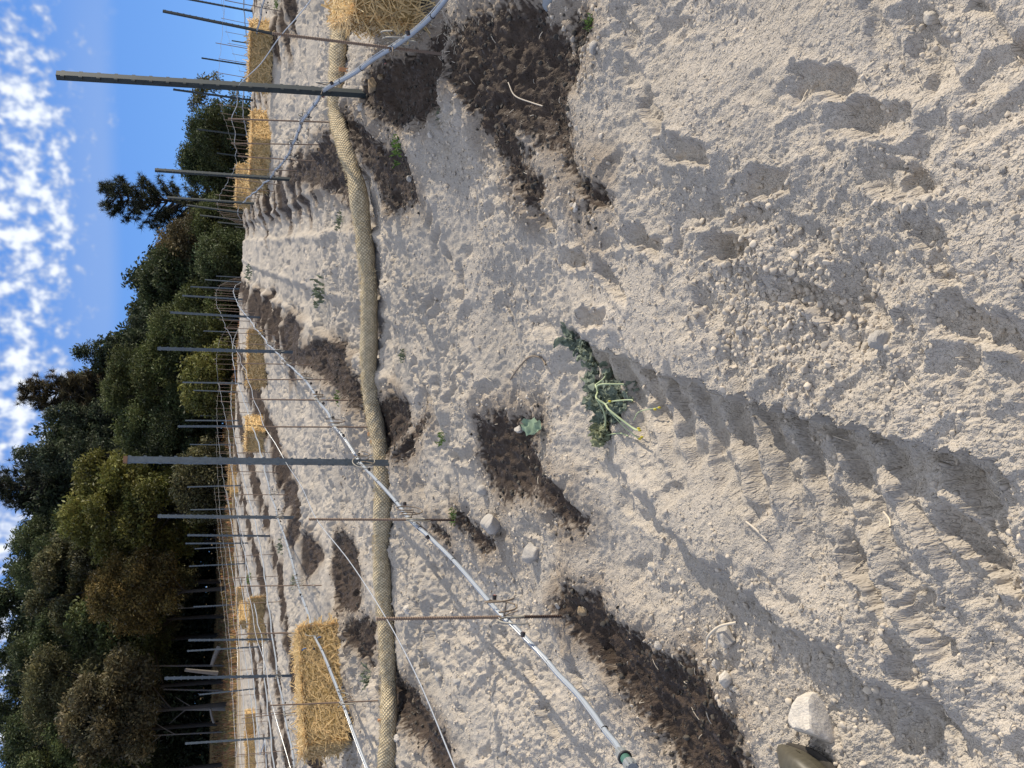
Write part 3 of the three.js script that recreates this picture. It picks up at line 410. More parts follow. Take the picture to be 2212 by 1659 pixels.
function strands(seed, L, H, W, count, len, wid) {
  const r = rng(seed), pos = [], nor = [], col = [], idx = [], a = V(), t = V(), s = V();
  for (let i = 0; i < count; i++) {
    const f = r(), nrm = f < 0.34 ? V(0, 1, 0) : f < 0.82 ? V(0, 0, r() < 0.5 ? 1 : -1) : V(r() < 0.5 ? 1 : -1, 0, 0);
    a.set((r() - 0.5) * L, (r() - 0.5) * H, (r() - 0.5) * W); if (nrm.x) a.x = nrm.x * L / 2; if (nrm.y) a.y = H / 2; if (nrm.z) a.z = nrm.z * W / 2;
    const edge = Math.abs(nrm.z) ? 0.9 : 0.6; t.set(r() - 0.5, (r() - 0.5) * (nrm.z ? 0.8 : 1), r() - 0.5); if (nrm.z) t.y += (r() < 0.5 ? 1 : -1) * 0.1; t.addScaledVector(nrm, -t.dot(nrm)); t.normalize().addScaledVector(nrm, 0.12 + 0.5 * r() * r() * edge).normalize(); if (r() < 0.25) t.y -= 0.3;
    s.crossVectors(t, nrm).normalize(); const l = len * (0.35 + 0.9 * r()), w = wid * (0.6 + 0.8 * r()), c = a.clone().add(V(0, H / 2, 0)).addScaledVector(nrm, -0.008), k = pos.length / 3, v = 0.55 + 0.75 * r();
    for (let q = 0; q <= 2; q++) { const m = c.clone().addScaledVector(t, l * (q / 2 - 0.35)).addScaledVector(V(0, -1, 0), 0.015 * q * r()); for (const e of [-1, 1]) { pos.push(m.x + s.x * w * e, m.y + s.y * w * e, m.z + s.z * w * e); nor.push(nrm.x, nrm.y, nrm.z); col.push(0.78 * v, 0.58 * v, 0.29 * v); } }
    for (let q = 0; q < 2; q++) { const o = k + q * 2; idx.push(o, o + 1, o + 2, o + 1, o + 3, o + 2); }
  }
  const g = new THREE.BufferGeometry(); g.setAttribute('position', new THREE.Float32BufferAttribute(pos, 3)); g.setAttribute('normal', new THREE.Float32BufferAttribute(nor, 3)); g.setAttribute('color', new THREE.Float32BufferAttribute(col, 3)); g.setIndex(idx); return g;
}
const strandMat = new THREE.MeshPhysicalMaterial({ vertexColors: true, roughness: 0.8, side: THREE.DoubleSide, transmission: 0.3, thickness: 0, specularIntensity: 0.4 });
function twineGeo(L, H, W, x) { const P = []; for (let i = 0; i <= 24; i++) { const a = i / 24 * 6.283, c = Math.cos(a), s = Math.sin(a), k = 1 / Math.max(Math.abs(c), Math.abs(s)); P.push(V(x, H / 2 + clamp(c * k, -1, 1) * H * 0.485, clamp(s * k, -1, 1) * W * 0.485)); } return tubeOf(P, 0.004, 60, 5); }
{
  const BL = 1.15, BH = 0.40, BW = 0.52, variants = [0, 1, 2].map((k) => { const g = new THREE.Group(); mesh('straw_block', baleGeo(31 + k, BL, BH, BW), M.straw, g); mesh('loose_straw', strands(41 + k, BL, BH, BW, 3200, 0.2, 0.007), strandMat, g).userData.kind = 'stuff'; for (const s of [-1, 1]) mesh('twine', twineGeo(BL, BH, BW, s * BL * 0.2), M.twine, g); return g; });
  // picture point of the nearest foot of the bale, turn, scale, label
  const bales = [
    [764, 1512, 1.72, 1.08, 'large front straw bale behind the second drip hose left of the track', 1],
    [576, 1342, 0.25, 1.05, 'straw bale lying behind the steel post, uphill of the large front bale'],
    [530, 1300, 0.2, 0.95, 'far straw bale with a bright lit end, just uphill of the middle left bale'], [535, 1330, 1.0, 0.9, 'shaded brownish straw bale touching the bright far bale'],
    [553, 1575, 0.05, 1, 'far straw bale in the third row beyond the large front bale'], [555, 1628, 0.4, 0.95, 'darker straw bale end to end with the far bale beyond the front bale'],
    [578, 775, 0.3, 1.05, 'straw bale behind the second steel post of the row left of the track'], [573, 938, 1.3, 1.05, 'square looking straw bale halfway up, behind the grey post left of the track'],
    [513, 1030, 0.1, 0.9, 'small distant straw bale on the brown margin behind the tall left post'], [509, 760, 0.1, 0.9, 'tiny distant straw bale on the ridge above the wattle roll'],
    [592, 116, -0.75, 1, 'straw bale on the crest right of the dark post, under the blue sky'], [584, 288, 0.8, 0.95, 'bright straw bale uphill right of the track, first of two end to end'], [583, 348, -0.75, 0.95, 'shaded straw bale uphill right of the track, second of two end to end'],
    [546, 400, 0.6, 1, 'straw bale leaning behind the second steel post right of the track'],
    [515, 1048, 0.6, 0.85, 'small far bale of straw beside the brown grass margin'],
  ];
  bales.forEach(([px, py, turn, sc, label, big], i) => {
    const src = variants[i % 3], o = src.clone(); o.name = numbered('straw_bale'); scene.add(o); tag(o, label, 'straw bale', 'straw bales set out between the rows');
    const p = onGround(px, py), back = 0.26; p.x += 0; p.z -= back * sc; p.y = gy(p.x, p.z) - 0.015; o.position.copy(p); o.rotation.y = turn; o.scale.setScalar(sc);
    if (big) { o.rotation.set(0, 0.62, 0.03); o.position.z -= 0.18; o.position.x -= 0.02; o.children.filter((c) => c.name === 'loose_straw').forEach((c) => { c.geometry = strands(99, BL, BH, BW, 7000, 0.16, 0.0034); }); for (const [x, y, z] of [[0.32, 0.37, 0.265], [0.42, 0.22, 0.27]]) { const b = mesh('blue_twine_end', tubeOf([V(x, y, z), V(x + 0.01, y - 0.015, z + 0.015), V(x + 0.015, y - 0.04, z + 0.01)], 0.006, 6, 5), M.blueTwine, o); b.userData.label = 'bit of blue twine'; } }
  });
  { const src = variants[1], o = src.clone(); o.name = numbered('straw_bale'); scene.add(o); tag(o, 'nearest straw bale, cut off by the frame, lying over the right wattle end', 'straw bale', 'straw bales set out between the rows'); const p = at(865, -28, 5.55); o.position.set(p.x + 0.02, gy(p.x, p.z) - 0.02, p.z - 0.05); o.rotation.y = 1.25; o.children.filter((c) => c.name === 'loose_straw').forEach((c) => { c.geometry = strands(77, BL, BH, BW, 6500, 0.2, 0.0034); }); }
}
// ------------------------------------------------------------ wattle roll across the track, its netting, fuzz and wooden stakes
{
  const PX = [[750, -60], [750, 45], [754, 120], [758, 190], [762, 250], [776, 320], [792, 400], [801, 500], [807, 600], [813, 700], [819, 800], [825, 880], [837, 960], [846, 1030], [852, 1100], [848, 1200], [847, 1290], [850, 1400], [850, 1480], [858, 1560], [860, 1659], [862, 1760]];
  const pts = PX.map(([x, y]) => { const p = hit(x, y); p.y = gy(p.x, p.z - 0.06) + 0.055; p.z -= 0.06; return p; });
  for (let k = 0; k < 2; k++) for (let i = 1; i < pts.length - 1; i++) pts[i].y = (pts[i - 1].y + 2 * pts[i].y + pts[i + 1].y) / 4;
  const curve = new THREE.CatmullRomCurve3(pts, false, 'centripetal'), L = curve.getLength(), g = new THREE.TubeGeometry(curve, 420, 0.083, 22), p = g.attributes.position, u = g.attributes.uv, c = V(), v = V();
  const fr = 22 + 1;
  for (let i = 0; i < p.count; i++) { const s = Math.floor(i / fr), cp = curve.getPointAt(s / 420); v.fromBufferAttribute(p, i).sub(cp); const k = 1 + 0.2 * noise(s * 0.06, 3) + 0.08 * noise(s * 0.3, v.y * 20) + 0.05 * noise(s * 0.12, 9); v.multiplyScalar(k); if (v.y < 0) v.y *= 0.7; p.setXYZ(i, cp.x + v.x, cp.y + v.y, cp.z + v.z); u.setXY(i, u.getX(i) * L / 0.5, u.getY(i)); }
  g.computeVertexNormals();
  const netH = new Float32Array(512 * 512); { const r = rng(8); for (let j = 0; j < 512; j++) for (let i = 0; i < 512; i++) { const a = i / 512 * 18, b = j / 512 * 16, q = Math.abs(Math.sin((a + b) * Math.PI)) * Math.abs(Math.sin((a - b) * Math.PI)); netH[j * 512 + i] = clamp(0.3 + 0.9 * Math.sqrt(q) - 0.25 * (0.5 + 0.5 * noise(i * 0.3, j * 0.3)), 0, 1); } }
  const col = dataTex(512, (i, j) => { const h = netH[j * 512 + i], n = 0.85 + 0.25 * noise(i * 0.02, j * 0.03) + 0.2 * noise(i * 0.16, j * 0.16); return [(0.5 + 0.5 * h) * n, (0.48 + 0.5 * h) * n, (0.43 + 0.5 * h) * n]; }, false), bump = gridTex(512, (i) => [netH[i], netH[i], netH[i]]);
  const mat = std(0.74, 0.625, 0.43, 0.95, { map: col, bumpMap: bump, bumpScale: 0.014 });
  const o = thing('straw_wattle', 'long tan netted straw wattle roll lying across the track and both rows', 'straw wattle', null);
  mesh('netted_roll', g, mat, o);
  const r = rng(15), pos = [], idx = []; for (let i = 0; i < 9000; i++) { const t = r(), cp = curve.getPointAt(t), a = -0.4 + r() * 3.9, n = V(0, Math.sin(a), Math.cos(a)), b = cp.clone().addScaledVector(n, 0.083), d = V(r() - 0.5, r() - 0.5, r() - 0.5).addScaledVector(n, 0.5).normalize(), e = b.clone().addScaledVector(d, 0.014 + 0.03 * r() * r()), s = V(0.0022, 0.0022, 0), k = pos.length / 3; pos.push(b.x - s.x, b.y, b.z, b.x + s.x, b.y + s.y, b.z, e.x, e.y, e.z); idx.push(k, k + 1, k + 2); }
  const fz = new THREE.BufferGeometry(); fz.setAttribute('position', new THREE.Float32BufferAttribute(pos, 3)); fz.setIndex(idx); fz.computeVertexNormals(); const fm = std(0.7, 0.56, 0.32, 0.9); fm.side = THREE.DoubleSide; mesh('fibres', fz, fm, o).userData.kind = 'stuff';
  const stakes = [[738, 150, 'right end of the wattle roll, behind it'], [776, 522, 'middle of the track, behind the wattle roll'], [800, 938, 'the wattle roll right beside a rebar stake'], [806, 955, 'the wattle roll next to the tall left post'], [822, 1252, 'the wattle roll between the post and the thick rebar'], [822, 1556, 'the wattle roll beside the wet trail at the left edge']];
  stakes.forEach(([px, py, where], i) => { const b = hit(px + 30, py); b.z -= 0.2; const y = gy(b.x, b.z), top = at(px - 6, py, -b.z).y; const m = mesh('wooden_stake', new RoundedBoxGeometry(0.032, 0.3, 0.022, 2, 0.003), M.wood); m.position.set(at(px, py, -b.z).x, top - 0.15, b.z); m.rotation.y = 0.3 * i; tag(m, 'short orange wooden stake at ' + where, 'wooden stake', 'wooden stakes holding the wattle'); });
}
// ------------------------------------------------------------ stones
function rockGeo(seed, det = 4, flat = 0.75) { const r = rng(seed), g = mergeVertices(new THREE.IcosahedronGeometry(1, det).deleteAttribute('uv').deleteAttribute('normal'), 1e-4), p = g.attributes.position, v = V(), cuts = []; for (let i = 0; i < 9; i++) cuts.push([V(r() - 0.5, r() - 0.5, r() - 0.5).normalize(), 0.5 + 0.36 * r()]); for (let i = 0; i < p.count; i++) { v.fromBufferAttribute(p, i); for (const [n, d] of cuts) { const q = v.dot(n) - d; if (q > 0) v.addScaledVector(n, -q * 0.96); } const k = 1 + 0.09 * noise(v.x * 1.7 + seed, v.y * 1.7 + v.z * 2) + 0.035 * noise(v.x * 6 + v.z * 5, v.y * 6 + seed); v.multiplyScalar(k); v.y *= flat; p.setXYZ(i, v.x, v.y, v.z); } g.computeVertexNormals(); const uv = new Float32Array(p.count * 2); for (let i = 0; i < p.count; i++) { uv[i * 2] = p.getX(i) * 0.3 + p.getZ(i) * 0.2; uv[i * 2 + 1] = p.getY(i) * 0.3 + p.getZ(i) * 0.25; } g.setAttribute('uv', new THREE.BufferAttribute(uv, 2)); return g; }
{
  const list = [ // px, py, width px, height px, material, label
    [1782, 1566, 88, 95, 'stone', 'big pale angular rock with a bright top, beside the boot at the edge'], [1587, 1468, 34, 36, 'stone', 'white fist sized stone beside the end of the long wet trail'], [1557, 1437, 24, 26, 'stone', 'small pale stone just behind the white fist sized stone'], [1597, 1488, 15, 16, 'greyStone', 'small round pebble in front of the white fist sized stone'], [1585, 1378, 42, 48, 'greyStone', 'broad dusty rock with a pale root lying on it'],
    [1925, 738, 46, 52, 'greyStone', 'flat oval stone standing on edge in the middle of the near track'], [1729, 644, 32, 30, 'greyStone', 'tan stone among the gravel of the wheel rut'], [1718, 591, 26, 22, 'greyStone', 'upper of two tan stones above the gravel'], [1586, 757, 20, 18, 'stone', 'white stone at the lower end of the gravel spill'], [1610, 713, 22, 22, 'stone', 'pale stone at the head of the gravel spill'], [1655, 613, 22, 16, 'greyStone', 'angular brown stone in the near track above the gravel'],
    [1056, 1062, 28, 27, 'greyStone', 'round tan stone at the edge of the middle wet patch'], [1126, 927, 20, 18, 'stone', 'pale yellowish stone inside the middle wet patch beside the leaf'], [1268, 1322, 24, 28, 'tanStone', 'tan wedge of stone at the foot of the thick wet rebar'], [1228, 1309, 14, 14, 'greyStone', 'smaller stone just above the wedge at the rebar foot'], [1172, 1196, 52, 46, 'greyStone', 'large crumbly clod between the wattle and the thick rebar'], [1085, 1132, 40, 48, 'greyStone', 'pale boulder half buried at the second rebar foot'], [1420, 1226, 22, 24, 'stone', 'white stone on the open soil left of the ridge'], [1450, 1394, 20, 20, 'stone', 'white stone on the rim of the long wet trail'], [1446, 1120, 16, 16, 'greyStone', 'lone pebble on the ridge beside the rut'],
    [833, 186, 28, 36, 'tanStone', 'brown stone at the foot of the tall dark post'], [818, 235, 17, 20, 'stone', 'white stone below the tall dark post'], [845, 168, 14, 16, 'tanStone', 'small brown stone in the wet soil by the dark post'], [1303, 104, 24, 34, 'greyStone', 'smooth grey stone right of the largest wet patch'], [884, 384, 14, 16, 'greyStone', 'pale stone in the wet patch in front of the wattle'], [1258, 448, 20, 22, 'stone', 'pale stone at the end of the wet tongue'], [943, 291, 14, 16, 'stone', 'first of two pale stones between the two wet patches'], [969, 288, 14, 18, 'stone', 'second of two pale stones between the two wet patches'], [1593, 391, 17, 18, 'greyStone', 'tan stone above the tyre lug marks right of the track'], [1589, 430, 15, 16, 'greyStone', 'grey pebble left of the tyre lug marks'],
    [2012, 28, 42, 46, 'stone', 'broken white rock half buried at the near right corner'], [2202, 371, 18, 20, 'greyStone', 'round pebble at the very front edge'], [899, 1318, 18, 22, 'stone', 'white stone in front of the wattle left of the hose'], [1002, 1475, 24, 26, 'greyStone', 'pale clod on sunlit soil left of the hose, lower'], [957, 1466, 20, 24, 'greyStone', 'pale clod on sunlit soil left of the hose, upper'], [1097, 1622, 22, 26, 'greyStone', 'dusty clod close to the edge under the drip hose'], [866, 1597, 14, 18, 'stone', 'white stone touching the wattle at the left edge'], [1078, 668, 20, 14, 'greyStone', 'larger stone of the little heap on the middle track'], [1095, 684, 17, 16, 'greyStone', 'angular stone at the lower end of the little heap'], [890, 590, 14, 13, 'greyStone', 'small stone on the track in front of the wattle'], [1255, 452, 12, 14, 'tanStone', 'brown pebble tucked beside the pale stone of the wet tongue'],
  ];
  list.forEach(([px, py, w, h, mat, label], i) => { const o = mesh("stone", (i < 6 ? (g) => { const c = toCreasedNormals(g, 0.35); return c; } : (g) => g)(rockGeo(200 + i * 3, i === 0 ? 8 : 4, i === 0 ? 0.95 : 0.72 + 0.2 * ((i * 7) % 5) / 5)), M[mat]); const p = hit(px, py), dist = p.clone().sub(EYE).dot(F), s = h / FPX * dist / 2 * (i === 0 ? 1.15 : 1); o.position.set(p.x, 0, p.z - s * 0.6); o.position.y = gy(p.x, o.position.z) + s * 0.28; o.scale.set(s * 1.05, s * 0.5 + w / FPX * dist * 0.42, s); o.rotation.set(0.3 * Math.sin(i * 3), i * 1.7, 0.3 * Math.cos(i * 5)); tag(o, label, i === 15 || /clod/.test(label) ? 'clod' : 'stone', 'loose stones and clods on the soil'); });
  // gravel and crumbs: nobody could count them
  const r = rng(33), A = [], spots = [[1700, 690, 0.28, 500], [1640, 640, 0.3, 350], [1690, 590, 0.25, 200], [1560, 620, 0.3, 200], [1080, 670, 0.3, 110], [1250, 60, 0.25, 160], [1270, 110, 0.22, 120], [950, 290, 0.5, 260], [880, 300, 0.4, 150], [1000, 330, 0.5, 150], [1020, 1230, 0.5, 300], [1120, 1200, 0.5, 250], [1560, 1440, 0.35, 160], [1480, 1350, 0.4, 150], [1700, 1480, 0.4, 350], [1100, 900, 0.4, 120], [1240, 420, 0.4, 140], [1460, 560, 0.4, 120]];
  const put = (x, d, s, dark) => { const y = gy(x, -d); A.push([x, y + s * 0.2, -d, s, dark]); };
  for (const [px, py, R, n] of spots) { const p = hit(px, py); for (let i = 0; i < n; i++) { const a = r() * 6.283, q = R * Math.sqrt(r()) * (0.4 + r()); put(p.x + Math.cos(a) * q, -p.z + Math.sin(a) * q * 1.3, 0.0035 + 0.011 * Math.pow(r(), 3)); } }
  for (let i = 0; i < 46000; i++) { const d = 1.0 + 9 * Math.pow(r(), 1.7), x = (r() * 2 - 1) * (0.48 * d + 0.8), f = noise(x * 1.6, d * 1.6) + 0.5 * noise(x * 5, d * 5); if (f < r() * 0.9 - 0.5) continue; put(x, d, 0.0019 + 0.0012 * r() + 0.008 * Math.pow(r(), 5) + (d > 4 ? 0.0025 * r() * r() * d * 0.5 : 0)); }
  for (const w of WET) { const n = Math.round(60 * Math.min(3, (w.x1 - w.x0) * (w.y1 - w.y0))); for (let i = 0; i < n * 3; i++) { const x = lerp(w.x0, w.x1, r()), d = lerp(w.y0, w.y1, r()), q = polyDist(w, x, d); if (q < 0.16 && q > -0.12) put(x, d, (0.003 + 0.011 * Math.pow(r(), 3)) * (q < 0 ? 1.3 : 1), q < 0.09); } }
  const per = [[], [], []]; A.forEach((a, i) => per[i % 3].push(a)); const gm = new THREE.MeshStandardMaterial({ roughness: 1 }); const col = new THREE.Color();
  per.forEach((list2, k) => { const im = new THREE.InstancedMesh(rockGeo(500 + k, 2, 0.8), gm, list2.length); im.name = numbered('gravel'); list2.forEach(([x, y, z, s, dark], i) => { M4.compose(V(x, y, z), Q.setFromEuler(E3.set(r() * 6, r() * 6, r() * 6)), V(s * (0.8 + 0.5 * r()), s * (0.7 + 0.4 * r()), s)); im.setMatrixAt(i, M4); const wet = dark || wetDist(x, -z) < 0, v = wet ? 0.07 + 0.1 * r() : 0.66 + 0.38 * r(); im.setColorAt(i, col.setRGB(0.52 * v, 0.455 * v, 0.37 * v)); }); im.castShadow = im.receiveShadow = true; scene.add(im); im.userData.kind = 'stuff'; im.userData.label = 'loose gravel and soil crumbs strewn on the ground'; });
}
// ------------------------------------------------------------ plants on the soil
function leafGeo(len, wid, curl, seed, crumple = 0.3) { const r = rng(seed), g = new THREE.PlaneGeometry(wid, len, 6, 10).translate(0, len / 2, 0), p = g.attributes.position; for (let i = 0; i < p.count; i++) { const y = p.getY(i) / len, x = p.getX(i) / wid, s = Math.pow(Math.sin(Math.PI * clamp(y * 0.93 + 0.04, 0, 1)), 0.7) * (1 + 0.18 * Math.sin(y * 19 + seed)); p.setXYZ(i, x * wid * s, p.getY(i) * (1 - 0.2 * curl * y), len * (curl * y * y * 0.5 + crumple * (0.22 * noise(x * 3 + seed, y * 4) + 0.1 * noise(x * 8, y * 9 + seed)) + 0.25 * x * x)); } g.computeVertexNormals(); return g; }
{
  // uprooted mustard plant, wilted, in the rut
  const r = rng(55), c0 = onGround(1325, 860), o = thing('uprooted_weed', 'wilted blue green mustard plant with pale stem and yellow buds, lying uprooted on the track', 'weed', c0);
  const lm = leafMat(0.19, 0.225, 0.175, 0.2), lm2 = leafMat(0.25, 0.27, 0.165, 0.25), heap = [], heap2 = [], loc = (px, py, up) => { const p = onGround(px, py); p.y += up; return p.sub(c0); };
  const spine = [[1222, 712], [1240, 745], [1262, 775], [1280, 800], [1296, 830], [1305, 855], [1312, 880], [1318, 900], [1308, 920], [1330, 925], [1290, 880], [1345, 890], [1350, 850], [1330, 830], [1300, 935], [1325, 950]];
  for (let i = 0; i < 190; i++) { const k = Math.min(spine.length - 1.01, 0.3 + r() * (spine.length - 1)), j = Math.floor(k), t = k - j, wide = j < 3 ? 10 : j > 8 ? 22 : 30, px = lerp(spine[j][0], spine[Math.min(j + 1, 15)][0], t) + (r() - 0.5) * wide, py = lerp(spine[j][1], spine[Math.min(j + 1, 15)][1], t) + (r() - 0.5) * wide * 1.3; const g = leafGeo(0.04 + 0.06 * r(), 0.022 + 0.035 * r(), r() * 1.6 - 0.4, i, 1.3); M4.compose(loc(px, py, 0.006 + 0.032 * r()), Q.setFromEuler(E3.set(-1.3 + 1.1 * (r() - 0.5), r() * 6.28, (r() - 0.5) * 1.2)), V(1, 1, 1)); g.applyMatrix4(M4); (py > 915 && px > 1300 ? heap2 : heap).push(g); }
  mesh('wilted_leaves', merged(heap), lm, o).userData.kind = 'stuff'; const h2 = mesh('wilted_leaves', merged(heap2), lm2, o); h2.userData.kind = 'stuff'; h2.userData.label = 'yellowing grey green leaves';
  const st = (a, rad) => mesh('stem', tubeOf(a.map(([x, y, u]) => loc(x, y, u)), rad, a.length * 6, 7), M.stem, o);
  st([[1294, 832, 0.08], [1308, 846, 0.11], [1326, 862, 0.11], [1336, 874, 0.09], [1348, 884, 0.07], [1362, 902, 0.06], [1382, 926, 0.06], [1396, 930, 0.06]], 0.0046); st([[1328, 863, 0.11], [1328, 880, 0.09], [1326, 905, 0.07], [1324, 938, 0.04]], 0.0042); st([[1336, 874, 0.09], [1350, 868, 0.09], [1376, 864, 0.08], [1392, 868, 0.08]], 0.003); st([[1380, 908, 0.06], [1390, 890, 0.06], [1404, 880, 0.06]], 0.0022); st([[1352, 890, 0.07], [1366, 920, 0.04], [1384, 948, 0.03]], 0.0025); st([[1325, 940, 0.03], [1345, 936, 0.02], [1366, 942, 0.02]], 0.003); st([[1294, 832, 0.08], [1300, 816, 0.07], [1296, 800, 0.05]], 0.004); st([[1308, 846, 0.11], [1330, 832, 0.1], [1346, 830, 0.08]], 0.004);
  const bud = new THREE.IcosahedronGeometry(0.005, 1), yel = std(0.6, 0.5, 0.05, 0.7); for (const [x, y, u] of [[1398, 930, 0.06], [1402, 926, 0.065], [1405, 880, 0.06], [1402, 884, 0.06], [1385, 948, 0.035], [1388, 944, 0.035], [1350, 868, 0.1]]) { const m = mesh('flower_bud', bud, yel, o); m.position.copy(loc(x, y, u)); m.scale.set(1, 1.6, 1); }
  const lf = onGround(1176, 926), lo = mesh('fallen_leaf', leafGeo(0.13, 0.1, 0.5, 3, 0.8), leafMat(0.25, 0.34, 0.24, 0.25)); lo.position.copy(lf).add(V(0, 0.02, 0)); lo.rotation.set(-1.15, 0.5, 0); tag(lo, 'single pale green leaf lying at the lower edge of the middle wet patch', 'leaf');
  const twig = (label, pts, rad, mat, name = 'dry_twig') => { const m = mesh(name, tubeOf(pts.map(([x, y, u]) => { const p = onGround(x, y); p.y += u; return p; }), rad, 24, 6), mat); tag(m, label, 'twig', 'dry twigs and roots on the soil'); };
  twig('grey dry twig bent to an angle on the track above the uprooted weed', [[1107, 820, 0.01], [1130, 794, 0.015], [1152, 771, 0.015], [1158, 770, 0.015], [1164, 774, 0.015], [1177, 788, 0.01]], 0.005, M.twig); twig('pale forked root lying on the dusty rock by the wet trail', [[1543, 1398, 0.015], [1560, 1372, 0.05], [1575, 1352, 0.05], [1598, 1344, 0.02]], 0.005, M.root); twig('thin pale twig near the ridge left of the rut', [[1644, 1126, 0.01], [1665, 1142, 0.012], [1687, 1168, 0.01]], 0.0035, M.root); twig('thin curved pale twig on the large wet patch', [[1110, 180, 0.02], [1126, 208, 0.02], [1150, 222, 0.02], [1166, 228, 0.015]], 0.003, M.root); twig('white thin root on the ridge below the uprooted weed', [[1282, 945, 0.01], [1292, 948, 0.012], [1302, 947, 0.01]], 0.003, M.root); twig('straw coloured twig at the near left of the track', [[1898, 1106, 0.01], [1920, 1122, 0.012], [1945, 1138, 0.01]], 0.003, M.root);
  // small weeds
  const weeds = [[868, 770, 0.1, 0, 'low dusty weed on the track just in front of the wattle'], [797, 1466, 0.22, 0, 'grey green weed behind the wattle beside the large bale'], [880, 325, 0.16, 1, 'bright green grass tuft in the wet patch right of the track'], [698, 635, 0.3, 0, 'dark green weed growing in the track beyond the wattle'], [742, 480, 0.14, 0, 'small dark weed on the right wheel track beyond the wattle'], [545, 590, 0.4, 0, 'green weeds at the far end of the left row'], [744, 862, 0.13, 1, 'small green sprout at the wet foot of a stake before the wattle'], [1004, 1114, 0.09, 1, 'bright green sprout at the foot of the second rebar'], [970, 945, 0.1, 1, 'pale grass tuft beside the small gravel on the track'], [612, 1180, 0.25, 0, 'green weed clump between the second and third left rows'], [640, 1256, 0.2, 0, 'dusty weed at a stake of the second left row'], [552, 14, 0.3, 1, 'leafy green vine shoot on the crest at the far right'], [608, 8, 0.2, 1, 'leafy vine shoot at the post foot near the right edge'], [545, 1250, 0.35, 1, 'green weed in the third left row before the brown margin'], [515, 700, 0.3, 1, 'leafy green weed on the ridge beyond the second bale'], [1275, 45, 0.06, 1, 'tiny pale green sprout on the rim of the largest wet patch'], [950, 250, 0.07, 0, 'small grey weed beside the post patch']];
  weeds.forEach(([px, py, s, kind, label], i) => { const p = onGround(px, py), w = thing('small_weed', label, 'weed', p, 'small weeds among the rows'), L = []; for (let k = 0; k < 46; k++) { const g = leafGeo(s * (0.12 + 0.25 * r()), s * (kind ? 0.08 : 0.1), r(), k + i, 0.6); M4.compose(V((r() + r() - 1) * s * 0.7, 0.005 + 0.3 * s * r(), (r() + r() - 1) * s * 0.7), Q.setFromEuler(E3.set((r() - 0.5) * 1.5, r() * 6.28, (r() - 0.5) * 1.5)), V(1, 1, 1)); g.applyMatrix4(M4); L.push(g); } mesh('foliage', merged(L), kind ? leafMat(0.12, 0.2, 0.05, 0.35) : leafMat(0.17, 0.2, 0.14, 0.25), w); mesh('stem', tubeOf([V(0, -0.02, 0), V(0.01, s * 0.2, 0), V(0.02, s * 0.45, 0.01)], 0.004, 8, 5), M.stem, w); });
  // bits of straw, roots and chaff
  const bits = []; for (let i = 0; i < 900; i++) { let x, d; if (i < 120) { const p = hit(960 + 90 * (r() - 0.5), 20 + 90 * r()); x = p.x + 0.2 * (r() - 0.5); d = -p.z + 0.3 * (r() - 0.5); } else { d = 1.1 + 8 * Math.pow(r(), 1.3); x = (r() * 2 - 1) * (0.48 * d + 0.6); } const a = r() * 6.283, l = 0.012 + 0.05 * r() * r(), p = V(x, gy(x, -d) + 0.004, -d), q = V(x + Math.cos(a) * l, 0, -d + Math.sin(a) * l); q.y = gy(q.x, q.z) + 0.005 + 0.008 * r(); bits.push(tubeOf([p, p.clone().lerp(q, 0.5).add(V(0, 0.004, 0)), q], 0.0009 + 0.0012 * r(), 3, 4)); }
  const bm = mesh('straw_litter', merged(bits), M.root); bm.userData.kind = 'stuff'; bm.userData.label = 'scattered bits of straw and root on the soil';
}
